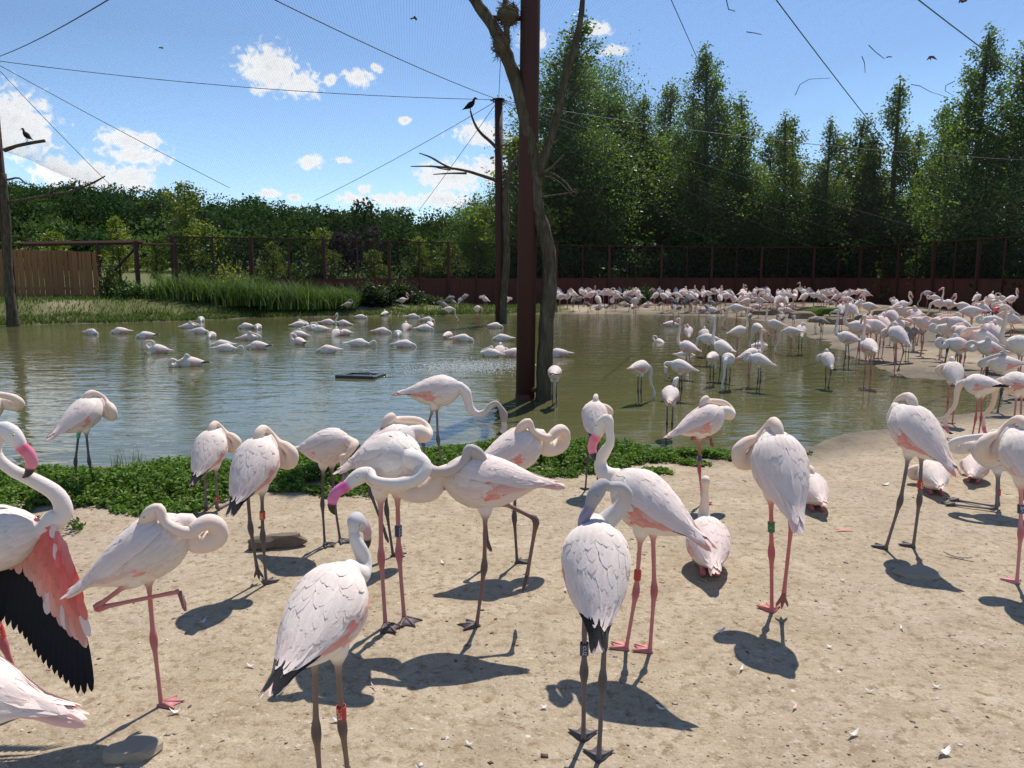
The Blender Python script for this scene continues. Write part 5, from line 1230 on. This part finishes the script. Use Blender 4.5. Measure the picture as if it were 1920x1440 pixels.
# -- 13 near, preening
n13 = ([(.225, -.02, .90), (.245, -.07, .935), (.24, -.115, .985), (.22, -.135, 1.045), (.19, -.105, 1.09), (.155, -.055, 1.10)], (.125, -.005, 1.085), (-.42, .55, -.72), (-.35, .55, .75))
hero(1112, 1402, 4, .88, None, 'black', 'grey-headed flamingo bending back to preen, dark blue ring, lower centre right', neck=n13, pitch=34, leg=(.15, .12, .115), legs=[leg_stand(1, .04, .0, dark=.9), leg_stand(-1, -.10, .02, dark=.9)], ncol=(.56, .53, .52), hcol=(.42, .40, .40), bill=(.33, .26, .34), ring=[(0, .72, 'navy', 'CUZ', 'tibia', 180)], eyes=True)
# -- 14
n14 = ([(.245, .0, .895), (.29, .0, .915), (.305, 0, .965), (.275, .0, 1.02), (.24, 0, 1.075), (.245, 0, 1.135)], (.29, .0, 1.17), (.62, .12, -.78), (.78, 0, .62))
hero(1203, 1222, -42, .90, None, 'coral', 'large white flamingo with upright neck, pink bill and pink legs at centre right', neck=n14, pitch=26, leg=(.60, .21, .19), legs=[leg_stand(1, .06, .0, dark=0.0), leg_stand(-1, -.04, .01, dark=0.0)], joint=(.50, .13, .14), ncol=(.82, .72, .63), hcol=(.80, .73, .64), bill=(.85, .24, .30), ring=[(0, .76, 'red', 'CCI', 'tibia', 210)], eyes=True)
# -- 15, 16
hero(1113, 917, 6, .75, 'sleepwide', 'black', 'small sleeping flamingo with dark legs on the centre bank plants', side=-1, pitch=40, leg=LEG_DARK, legs=[leg_stand(1, -.04, .05), leg_stand(-1, .06)])
hero(1314, 945, 74, .80, 'sleep', 'pink', 'one-legged flamingo with bright coral tail and a blue ring at the right bank', side=1, pitch=26, leg=LEG_RED, legs=[leg_stand(1, .0, -.05), leg_back(-1, -.16, .66, .05, .66)], ring=[(0, .72, 'blue', 'CAV', 'tibia', 0)])
# -- 17 sitting
def sitter(px, py, heading, s, pose, wing, label, side=1, pitch=12, neck=None, **kw):
    return hero(px, py, heading, s, pose, wing, label, side, pitch, 1.0, sit_legs(SITZ), neck, zc=SITZ, leg=kw.pop('leg', LEG_RED), **kw)
n17 = ([(.27, 0, .24), (.29, 0, .30), (.27, 0, .38), (.26, 0, .45)], (.275, 0, .50), (.9, 0, -.4), (.4, 0, .9))
sitter(1326, 1062, 8, .93, None, 'pink', 'flamingo lying on the sand with its pale neck raised, centre right', neck=n17, pitch=14)
# -- 18, 19
hero(1448, 1150, 2, .97, 'sleepwide', 'plain2', 'white sleeping flamingo with red legs and a green ring, right of centre', side=1, pitch=42, leg=(.60, .17, .16), legs=[leg_stand(1, .0, -.04, dark=.05, bend=-.0), leg_fold(-1, -.10, .56, -.05, .14, dark=.3)], ring=[(0, .62, 'green', 'V', 'tibia', 180)])
sitter(1522, 948, 6, .80, 'sleepwide', 'pink', 'flamingo lying on the sand behind the green-ringed sleeper', side=1)
# -- 20
hero(1700, 1030, -14, .96, 'sleephid', 'coral', 'striding sleeper with long dark shanks and a red ring at right', side=-1, pitch=36, leg=(.17, .13, .125), legs=[leg_stand(1, .02, .10, dark=.7, bend=-.03), leg_stand(-1, .0, -.02, dark=.7)], ring=[(1, .72, 'red', 'CU', 'tibia', 180)], eyes=True)
# -- 21, 22, 23
sitter(1748, 920, 18, .80, 'sleepwide', 'soft', 'flamingo lying on the sand between the legs of the striding sleeper', side=1)
sitter(1828, 900, 38, .72, 'sleepwide', 'pink', 'flamingo lying asleep with its neck looped to the left near the right edge', side=1)
hero(1862, 956, -50, .84, 'sleep', 'soft', 'flamingo resting on its heels with grey shanks flat on the sand at right', side=1, pitch=14, zc=.50, legs=kneel_legs(.50), leg=(.20, .17, .165), ncol=(.78, .74, .70), body=(.80, .76, .73), ring=[(1, .66, 'red', 'JJ', 'tibia', 90)])
# -- 24
hero(1905, 1096, 2, .92, 'sleepwide', 'plain2', 'sleeping flamingo cut by the right edge with one pink leg and a dark blue ring', side=1, pitch=38, leg=(.66, .26, .27), legs=[leg_stand(1, .0, -.05, dark=0.0), leg_back(-1, -.14, .64, .05, .62)], ring=[(0, .60, 'navy', 'BA', 'tibia', 180)])
# -- right shore
hero(1828, 828, -26, .76, 'feed', 'black', 'flamingo bending its neck straight down between its red legs on the right shore', pitch=4, leg=LEG_RED, group='flamingos on the right shore')
hero(1900, 834, -20, .80, 'feed', 'coral', 'flamingo cut by the right edge with its pale neck hanging down', pitch=6, leg=LEG_PINK, group='flamingos on the right shore')
hero(1780, 790, 16, .78, 'sleepwide', 'plain', 'sleeping flamingo with red legs on the right shore, neck looped left', side=1, pitch=34, leg=LEG_RED, group='flamingos on the right shore')
hero(1872, 768, -78, .80, 'sleep', 'coral', 'long flamingo with grey neck folded on its back before the tall-necked one', side=1, pitch=6, leg=LEG_DARK, hcol=GREYH, ncol=(.60, .57, .55), group='flamingos on the right shore')
n29 = neck_pose('tall', R(10)); 
hero(1905, 735, -86, .95, 'tall', 'plain', 'tall flamingo at the right edge holding its neck straight up, red bill', pitch=8, leg=LEG_PINK, bill=(.8, .12, .12), group='flamingos on the right shore', eyes=True)
# a neighbour just peeping in at the left edge
hero(-28, 930, 60, .86, 'sleep', 'plain', 'pale flamingo mostly outside the left edge behind the wing stretcher', pitch=20, side=-1)

# ------------------------------------------------------------------ the flock further off, from shared poses
PROTO = {}
def proto(pose, side, pitch, kind):
    """kind: a adult, d dark-legged, g grey youngster, f floating, s sitting"""
    key = (pose, side, pitch, kind)
    if key not in PROTO:
        zc = {'f': .07, 's': SITZ}.get(kind, .80); pt = R(pitch); nk = neck_pose(pose, pt, side, 1.0, zc)
        lg = {'f': [], 's': sit_legs(SITZ)}.get(kind)
        if lg is None:
            rr = random.Random(hash(key[0]) % 97 + int(pitch)); one = side > 0 and pose.startswith('sleep')
            lg = [leg_stand(1, .02 if not one else 0, 0 if not one else -.03), leg_fold(-1, -.14, .5, -.05, .2) if one else leg_stand(-1, -.07 * (pose in ('tall', 'up', 'dip')), 0)]
        c = dict(a=((.88, .70, .62), (.85, .64, .545), LEG_PINK, (.8, .22, .28)), d=((.80, .76, .72), (.70, .65, .61), LEG_DARK, (.45, .36, .38)), g=((.27, .245, .22), (.27, .25, .235), (.06, .055, .055), (.12, .11, .11)), f=(WHITE, (.80, .72, .65), LEG_PINK, (.8, .22, .28)), s=(WHITE, CREAM, LEG_PINK, (.8, .22, .28)))[kind]
        PROTO[key] = (body_mesh('flamingo', nk, pt, lg, zc, c[0], c[1], None, c[3], c[2], seg=14, nr=1.25 if pose.startswith('sleep') or pose == 'curl' else 1.0), zc)
    return PROTO[key]
FARP = random.Random(99)
def far_bird(x, y, pose, heading, s, kind, wing, label, group, side=1, pitch=22, base=0.0):
    me, zc = proto(pose, side, pitch, kind)
    d = ray(x, y)
    for _ in range(4):
        t = (base + zc * s - CAM_H) / d.z; p = Vector((d.x * t, d.y * t, base))
        if kind == 'f' or base < -.1: break
        base = max(gz(p.x, p.y), -.12)
        p.z = base
    return place_bird(me, p, heading, s, wing, R(pitch), label, group, zc)
POSE_W = {'sleep': 'asleep, neck folded', 'sleepwide': 'asleep, neck aside', 'curl': 'asleep, neck curled', 'tall': 'neck stretched up', 'up': 'neck raised', 'ess': 'neck S-bent', 'feed': 'head down', 'dip': 'dipping forward', 'preen': 'preening', 'breast': 'head at breast', 'floatdown': 'head under water', 'arch': 'neck arched down'}
def flock(rows, group, where, noun='flamingo', base=0.0, s0=.9):
    """rows: x, y, pose, heading, kind, wing, scale; labelled in order from the left"""
    rows = sorted(rows, key=lambda r: r[0])
    for i, (x, y, pose, hd, kind, wing, s) in enumerate(rows):
        side = 1 if FARP.random() < .5 else -1
        pitch = {'sleep': 30, 'sleepwide': 34, 'curl': 20, 'feed': 6, 'dip': 10, 'floatdown': 4, 'arch': 4}.get(pose, 16)
        if kind == 's': pitch = 12
        if kind == 'f' and pose in ('sleep', 'curl', 'preen'): pitch = 8
        tone = {'a': 'white', 'd': 'pale dark-legged', 'g': 'grey young', 'f': 'floating', 's': 'lying'}[kind]
        if wing in ('pink', 'coral') and kind in 'as': tone = 'rosy' if kind == 'a' else 'rosy lying'
        far_bird(x, y, pose, hd, s * s0, kind, wing, '%s %s %s, %s from the left %s' % (tone, noun, POSE_W[pose], ordinal(i + 1), where), group, side, pitch, base)
W3 = ('plain', 'plain2', 'soft', 'pink', 'coral', 'black')
def wk(i): return W3[(i * 7 + 3) % 6]
# floaters on the open pond
FL = [(171, 624, 'floatdown', 110), (226, 622, 'floatdown', -95), (274, 630, 'floatdown', -100), (355, 612, 'sleep', 70), (377, 600, 'floatdown', 160), (374, 622, 'floatdown', 85), (397, 630, 'floatdown', 175), (297, 657, 'preen', -80), (356, 681, 'curl', -110), (417, 647, 'floatdown', -90), (424, 654, 'arch', 85),
      (462, 613, 'floatdown', -80), (467, 634, 'sleep', 80), (484, 614, 'floatdown', 170), (484, 650, 'floatdown', -80), (561, 609, 'sleep', 60), (586, 615, 'floatdown', 75), (600, 618, 'preen', -120), (615, 605, 'floatdown', 85), (645, 607, 'ess', -95), (676, 595, 'floatdown', 80), (722, 589, 'sleep', 20), (774, 594, 'floatdown', 88), (802, 600, 'floatdown', 100), (760, 615, 'sleepwide', 5),
      (716, 622, 'floatdown', 85), (746, 627, 'floatdown', 170), (796, 616, 'floatdown', 60), (806, 610, 'sleep', -20), (629, 626, 'sleepwide', 10), (647, 625, 'floatdown', -60), (562, 629, 'sleep', -70), (561, 642, 'preen', -50), (615, 657, 'floatdown', -95), (672, 645, 'arch', 80), (758, 647, 'floatdown', 85), (840, 630, 'floatdown', 20), (867, 636, 'floatdown', 95),
      (928, 612, 'floatdown', 70), (942, 635, 'floatdown', -80), (922, 664, 'sleep', -60), (936, 661, 'sleepwide', 15), (962, 664, 'floatdown', 80), (1047, 664, 'floatdown', -85), (1258, 609, 'floatdown', 80)]
flock([(x, y, p, h, 'f', wk(i), .84 + .12 * ((i * 37) % 10) / 10) for i, (x, y, p, h) in enumerate(FL)], 'flamingos floating on the open pond', 'on the open pond', base=WATER_Z, s0=1.0)
# wading birds in the right part of the pond: x, y of body, pose, heading, kind, wing, scale (base lowered = wading depth)
WD = [(1040, 700, 'feed', 8, 'd', 'black', .76), (1201, 690, 'feed', 48, 'd', 'coral', .80), (1276, 688, 'breast', -50, 'd', 'soft', .78), (1257, 742, 'preen', 14, 'd', 'coral', .76), (1236, 643, 'preen', -20, 'f', 'plain2', .85), (1291, 622, 'sleep', 10, 'a', 'pink', .80), (1321, 627, 'sleepwide', 15, 'a', 'plain', .80), (1328, 636, 'dip', -62, 'd', 'plain', .84), (1354, 652, 'tall', -28, 'd', 'plain', .90), (1289, 652, 'tall', -35, 'a', 'pink', .86), (1286, 667, 'floatdown', 120, 'f', 'plain', .85), (1336, 671, 'floatdown', 30, 'd', 'plain2', .74), (1366, 674, 'feed', -150, 'd', 'black', .78), (1408, 666, 'up', 66, 'a', 'coral', .82), (1424, 676, 'curl', -42, 'd', 'soft', .78), (1421, 650, 'sleep', 80, 'f', 'plain', .85),
      (1385, 621, 'tall', 72, 'a', 'plain', .88), (1420, 614, 'feed', -10, 'd', 'plain', .82), (1453, 608, 'tall', -70, 'a', 'cream', .88), (1484, 622, 'feed', -55, 'a', 'cream', .84), (1502, 620, 'sleep', 15, 'd', 'plain', .86), (1552, 674, 'sleepwide', 6, 'd', 'plain2', .76), (1588, 634, 'tall', -40, 'd', 'pink', .92)]
flock(WD, 'flamingos wading at the right of the pond', 'wading right of the pole', base=-.14)
# left end of the far bank
LB = [(8, 568, 'ess', 85, 'a', 'plain', .98), (203, 565, 'feed', -85, 'a', 'coral', .9), (257, 567, 'feed', -170, 'a', 'black', .92), (652, 571, 'preen', 60, 'g', 'grey', .84), (685, 555, 'sleep', 80, 'g', 'grey', .86), (697, 550, 'sleep', -80, 'g', 'grey', .84), (730, 552, 'up', 10, 'g', 'grey', .72), (719, 560, 'sleep', 0, 'g', 'chick', .78), (715, 546, 'sleep', -70, 'a', 'plain', .95), (754, 563, 'ess', 80, 'a', 'plain2', .92), (784, 554, 'sleepwide', 10, 'g', 'grey', .84), (784, 566, 'sleep', -10, 'g', 'chick', .62), (797, 550, 'sleep', 5, 'a', 'plain', .95), (811, 556, 'sleep', 75, 'g', 'grey', .82), (830, 556, 'sleep', -70, 'g', 'grey', .82), (842, 556, 'sleep', 80, 'g', 'chick', .82), (832, 565, 'breast', 20, 'g', 'chick', .74), (849, 566, 'sleep', -80, 'g', 'grey', .76), (862, 565, 'sleepwide', 10, 'g', 'chick', .76), (871, 556, 'sleep', 60, 'g', 'grey', .8),
      (842, 580, 'feed', 85, 'a', 'plain', .8), (895, 579, 'breast', 150, 'a', 'plain2', .84), (909, 562, 'sleep', -60, 'a', 'plain', .86), (950, 563, 'sleep', 80, 'a', 'plain', .86)]
flock(LB, 'flamingos along the left part of the far bank', 'on far bank left of poles')
# the flock in front of the fence, centre
CB = [(1042, 551, 'sleep', 20, 'a'), (1048, 546, 'sleep', -30, 'a'), (1050, 557, 'sleepwide', 60, 'a'), (1064, 545, 'sleep', 0, 'a'), (1064, 556, 'sleep', 70, 'a'), (1075, 551, 'sleepwide', -80, 'a'), (1089, 546, 'sleep', 10, 'a'), (1096, 550, 'sleep', -70, 'a'), (1113, 545, 'sleep', 20, 'a'), (1108, 553, 'sleep', 80, 'a'), (1123, 548, 'ess', -60, 'a'), (1121, 561, 'sleepwide', -20, 'a'), (1132, 549, 'sleep', 80, 'a'), (1142, 550, 'sleep', 75, 'a'), (1161, 545, 'sleepwide', 0, 'a'), (1155, 554, 'sleep', -75, 'a'), (1173, 551, 'sleep', 30, 'a'), (1186, 548, 'sleep', 80, 'a'), (1198, 554, 'sleep', -80, 'a'), (1221, 547, 'sleep', 40, 'a'), (1236, 545, 'sleep', -10, 'a'), (1229, 554, 'sleepwide', 60, 'a'), (1244, 556, 'preen', -30, 'a'), (1253, 553, 'sleepwide', 10, 'a'), (1271, 554, 'sleep', -60, 'a'), (1278, 550, 'curl', 80, 'a'), (1292, 556, 'sleep', -80, 'a'), (1305, 555, 'up', 0, 'a'), (1191, 565, 'preen', 160, 'a'),
      (1075, 564, 'sleep', 30, 'g'), (1086, 561, 'sleep', 80, 'g'), (1102, 571, 'sleep', -70, 'g'), (1151, 559, 'sleep', 80, 'g'), (1180, 562, 'sleep', -80, 'g'), (1136, 574, 'breast', 10, 'g'), (1237, 571, 'sleep', 90, 'g'), (1262, 575, 'sleep', 0, 'g'), (1273, 577, 'breast', 60, 'g'), (1270, 562, 'sleep', 10, 'g'), (1259, 562, 'sleepwide', -40, 'g'), (1285, 564, 'sleep', 60, 'g'), (1297, 570, 'sleep', 0, 'g'),
      (1123, 576, 'sleep', 80, 's'), (1172, 571, 'sleep', -80, 's'), (1187, 574, 'sleepwide', 20, 's'), (1213, 572, 'sleep', 70, 's')]
def expand(lst):
    out = []
    for i, (x, y, p, h, k) in enumerate(lst):
        s = {'a': 1.04, 'g': .80, 's': 1.0, 'd': .98}[k] * (1 + .06 * math.sin(i * 2.3))
        if k == 'g' and y > 566: s *= .8
        out.append((x, y, p, h, k, ('grey', 'chick')[i % 2] if k == 'g' else ('pink', 'plain2', 'coral', 'cream', 'pink', 'soft')[(i * 5 + 1) % 6], s))
    return out
xr = random.Random(41)                                  # the band is packed two and three deep
for k_ in range(26): CB.append((round(xr.uniform(1040, 1310)), round(xr.uniform(543, 552)), xr.choice(('sleep', 'sleep', 'sleepwide', 'sleep', 'preen')), xr.choice((-75, -30, 0, 25, 70)), 'a'))
flock(expand(CB), 'flock before the red fence panels', 'in flock right of thick pole')
RBK = [(1292, 557, 'sleep', 0, 'a'), (1320, 551, 'sleep', 30, 'a'), (1350, 558, 'sleep', 0, 'a'), (1362, 555, 'feed', 85, 'a'), (1376, 560, 'sleep', -20, 'a'), (1390, 551, 'up', 60, 'a'), (1396, 551, 'preen', 20, 'a'), (1391, 560, 'sleep', 70, 'a'), (1400, 565, 'ess', 80, 'a'), (1404, 555, 'curl', 80, 'a'), (1424, 564, 'curl', -80, 'a'), (1430, 547, 'sleep', -70, 'a'), (1436, 555, 'sleep', -80, 'a'), (1445, 560, 'sleep', -75, 'a'), (1460, 551, 'sleep', 20, 'a'), (1469, 548, 'sleepwide', 0, 'a'), (1477, 554, 'sleep', -70, 'a'), (1459, 562, 'sleep', 40, 'a'), (1472, 562, 'sleep', 0, 'a'), (1490, 556, 'feed', 10, 'a'), (1508, 548, 'up', -40, 'a'), (1520, 546, 'sleep', -70, 'a'), (1526, 554, 'ess', -70, 'd'), (1540, 557, 'sleep', -80, 'a'), (1548, 545, 'sleep', 80, 'a'), (1556, 549, 'sleep', -75, 'a'), (1565, 546, 'sleep', -60, 'a'), (1569, 556, 'sleep', 70, 'a'), (1591, 551, 'sleep', 75, 'a'), (1589, 561, 'preen', -60, 'a'), (1608, 548, 'sleep', 80, 'a'), (1623, 550, 'sleep', -80, 'a'), (1612, 568, 'ess', 60, 'a'), (1508, 556, 'sleep', 60, 'a'), (1381, 578, 'feed', -70, 'a'), (1578, 579, 'sleep', 20, 'a'), (1597, 580, 'sleep', -10, 'a'), (1630, 575, 'ess', -80, 'a'),
       (1557, 567, 'sleep', -85, 's'), (1465, 573, 'sleep', 10, 's'), (1482, 574, 'sleep', 70, 's'), (1419, 575, 'sleep', -60, 's'), (1475, 582, 'sleep', -85, 's'), (1319, 582, 'sleep', 80, 's'), (1335, 582, 'sleep', -80, 's'),
       (1286, 564, 'sleep', 20, 'g'), (1296, 572, 'sleep', 0, 'g'), (1304, 568, 'sleep', 60, 'g'), (1313, 570, 'sleep', 10, 'g'), (1311, 580, 'breast', 20, 'g'), (1325, 575, 'sleep', -20, 'g'), (1331, 560, 'sleep', 30, 'g'), (1336, 568, 'sleep', -60, 'g'), (1342, 571, 'sleep', 70, 'g'), (1346, 584, 'breast', 60, 'g'), (1361, 579, 'breast', 20, 'g'), (1406, 592, 'up', 40, 'g'), (1456, 584, 'sleep', -60, 'g'), (1467, 595, 'breast', 30, 'g'), (1488, 595, 'sleep', 10, 'g'), (1530, 598, 'feed', 60, 'g'), (1542, 602, 'breast', -30, 'g')]
for k_ in range(24): RBK.append((round(xr.uniform(1310, 1640)), round(xr.uniform(542, 552)), xr.choice(('sleep', 'sleep', 'sleepwide', 'sleep', 'ess')), xr.choice((-75, -30, 0, 25, 70)), 'a'))
flock(expand(RBK), 'flock on the far right bank', 'in crowd around mossy rock')
RS = [(1664, 545, 'breast', -75, 'a'), (1739, 550, 'feed', -85, 'a'), (1754, 559, 'curl', -80, 'a'), (1780, 570, 'up', -20, 'a'), (1762, 569, 'feed', -70, 'a'), (1678, 568, 'sleep', 10, 'a'), (1690, 573, 'ess', 80, 'a'), (1673, 593, 'sleepwide', -10, 'a'), (1695, 585, 'sleep', -75, 'a'), (1718, 593, 'sleep', 0, 'a'), (1732, 607, 'sleep', -60, 'a'), (1655, 607, 'sleep', -10, 'a'), (1643, 613, 'sleep', -60, 'a'), (1682, 614, 'sleep', 70, 'a'), (1683, 628, 'sleepwide', -12, 'a'), (1768, 607, 'curl', -70, 'a'), (1778, 619, 'curl', -85, 'd'), (1797, 610, 'sleep', -60, 'a'), (1808, 628, 'sleep', -20, 'a'), (1798, 648, 'curl', -85, 'd'), (1822, 584, 'feed', -80, 'a'), (1843, 577, 'sleep', -30, 'a'), (1832, 558, 'sleep', 60, 'a'), (1859, 558, 'preen', 20, 'a'), (1879, 560, 'preen', -30, 'a'), (1896, 561, 'ess', 70, 'a'), (1806, 575, 'ess', -80, 'a'), (1862, 622, 'sleep', 0, 'a'), (1843, 636, 'sleep', -70, 'a'), (1853, 653, 'curl', -80, 'd'), (1864, 603, 'curl', -80, 'd'), (1883, 580, 'sleep', -70, 'a'), (1895, 598, 'sleep', -75, 'a'), (1610, 615, 'tall', -80, 'a'), (1630, 611, 'sleep', -20, 'a'), (1629, 651, 'up', 5, 'a'), (1870, 570, 'sleep', -50, 'a'), (1850, 568, 'sleep', 40, 'a'),
      (1715, 621, 'breast', 5, 'g'), (1703, 634, 'sleep', 30, 'g'), (1730, 620, 'sleep', 60, 'g'), (1766, 628, 'breast', 20, 'g'), (1625, 596, 'sleep', 20, 'g'), (1700, 615, 'sleep', -20, 'g')]
flock(expand(RS), 'flock on the right shore and mud', 'on the right-hand mud')

# ------------------------------------------------------------------ other birds
def perch_bird_mesh(dark, light, n=12):
    mb = MB(); pts = np.array([(-.30, 0, .00, .012, .006), (-.22, 0, .05, .035, .025), (-.10, 0, .12, .075, .075), (.0, 0, .19, .092, .10), (.08, 0, .26, .07, .08), (.12, 0, .33, .04, .045), (.14, 0, .39, .036, .038), (.17, 0, .42, .038, .036), (.215, 0, .415, .02, .02), (.26, 0, .40, .010, .010), (.30, 0, .375, .004, .004)])
    S = catmull(pts, 3); T = np.gradient(S[:, :3], axis=0); T /= np.linalg.norm(T, axis=1, keepdims=True); vs, cs = [], []
    for i, q in enumerate(S):
        side = np.array([0, 1, 0]); up = np.cross(side, T[i]) * -1
        for k in range(n):
            a = 2 * math.pi * k / n; vs.append(q[:3] + up * math.cos(a) * max(q[4], .003) + side * math.sin(a) * max(q[3], .003)); cs.append(light if (.0 < q[0] < .2 and light) else dark)
    m = len(S); fs = [(i * n + k, i * n + (k + 1) % n, (i + 1) * n + (k + 1) % n, (i + 1) * n + k) for i in range(m - 1) for k in range(n)]
    mb.add(vs, fs, 0, cs)
    for s in (-1, 1): mb.tube([(-.02, s * .03, .12), (.0, s * .03, .04), (.01, s * .03, -.06)], [.02, .010, .008], 6, 0, (.05, .05, .05))
    return mb.mesh('perched_bird', [M_FEATHER])
PB = perch_bird_mesh((.012, .012, .015), None); PW = perch_bird_mesh((.02, .02, .022), (.72, .70, .66))
def perch(me, c, hd, s, label, name='dark_bird'):
    o = obj(name, me); o.location = c; o.rotation_euler = (0, 0, R(90 - hd)); o.scale = (s,) * 3; tag(o, label, 'bird'); return o
c = at(882, 209, YB); perch(PB, c + Vector((0, 0, .03)), 75, 1.05, 'black bird perched on the bare branch beside the far pole')
c = at(51, 268, YC - .2); perch(PB, c + Vector((0, 0, .08)), -70, .95, 'black bird hunched on the perch at the left edge')
for (x, y, hd, lab) in ((1147, 574, 160, 'black and white ibis standing in the flock'), (1046, 570, 60, 'black and white ibis beside the dead trunk')):
    p = ground(x, y + 5); perch(PW, Vector((p.x, p.y, .12)), hd, 1.3, lab, 'ibis')

# moulted feathers on the sand
def lone_feather(px, py, ln, w_, rot, ca, label, curl=.02):
    mb = MB(); vs, cs = [], []
    for t, wv in ((0, .1), (.15, .5), (.4, 1), (.7, .9), (.92, .5), (1, .05)):
        for e in (-1, 0, 1): vs.append((ln * (t - .5), w_ * wv * e, .004 + curl * (2 * t - 1) ** 2 + (0.004 if e == 0 else 0))); cs.append(ca)
    fs = []
    for i in range(5):
        o = i * 3; fs += [(o, o + 1, o + 4, o + 3), (o + 1, o + 2, o + 5, o + 4)]
    mb.add(vs, fs, 0, cs); mb.tube([(-ln * .68, 0, .008), (-ln * .4, 0, .008), (ln * .4, 0, .009)], [.0016, .0014, .0008], 4, 0, WHITE)
    p = ground(px, py); o = mb.build('moulted_feather', M_FEATHER); o.location = (p.x, p.y, gz(p.x, p.y) + .004); o.rotation_euler.z = rot; tag(o, label, 'feather', 'moulted feathers on the sand')
fd = random.Random(15)                                  # scattered down tufts
for k_, (x, y) in enumerate(((700, 1290), (1020, 1330), (1240, 1330), (1390, 1260), (1490, 1330), (1555, 1215), (1630, 1300), (1690, 1180), (1840, 1210), (1755, 1290), (880, 1400), (470, 1250), (420, 1390), (830, 1060), (1580, 1090), (1290, 1100), (1060, 1110), (560, 1110))):
    lone_feather(x, y, fd.uniform(.022, .045), fd.uniform(.004, .009), fd.uniform(0, 3), (.80, .77, .73) if k_ % 4 else (.80, .52, .46), 'tiny pale down tuft on the open sand, %s counted from the left' % ordinal(1 + sorted([700, 1020, 1240, 1390, 1490, 1555, 1630, 1690, 1840, 1755, 880, 470, 420, 830, 1580, 1290, 1060, 560]).index(x)), .01)
lone_feather(1582, 996, .14, .011, .05, (.80, .25, .20), 'coral feather lying flat on the sand right of the lying flamingo')
lone_feather(1795, 1046, .16, .010, -.7, (.10, .09, .085), 'long dark feather on the sand near the right edge', .015)
lone_feather(1770, 1417, .055, .014, .2, (.86, .84, .80), 'fluffy white feather at the bottom right', .03)
lone_feather(330, 1338, .045, .009, .3, (.82, .80, .76), 'small white feather beside the one-legged flamingo foot', .02)
lone_feather(1600, 1382, .06, .008, .5, (.74, .70, .64), 'greyish feather on the sand at the lower right', .02)
lone_feather(632, 1357, .04, .009, .0, (.62, .60, .60), 'grey down tuft under the nearest flamingo', .02)
lone_feather(1350, 1187, .06, .012, .4, (.82, .74, .68), 'small pale pink feather right of the pink-legged flamingo', .02)
lone_feather(1135, 1182, .05, .010, .9, (.74, .60, .42), 'yellowish chip-like feather beside the preening flamingo', .01)
lone_feather(1660, 910, .08, .016, .3, (.70, .68, .66), 'pale feather on the sand left of the striding sleeper', .02)
lone_feather(380, 1170, .035, .012, .8, (.60, .64, .70), 'bluish white down at the shadow left of the driftwood', .02)
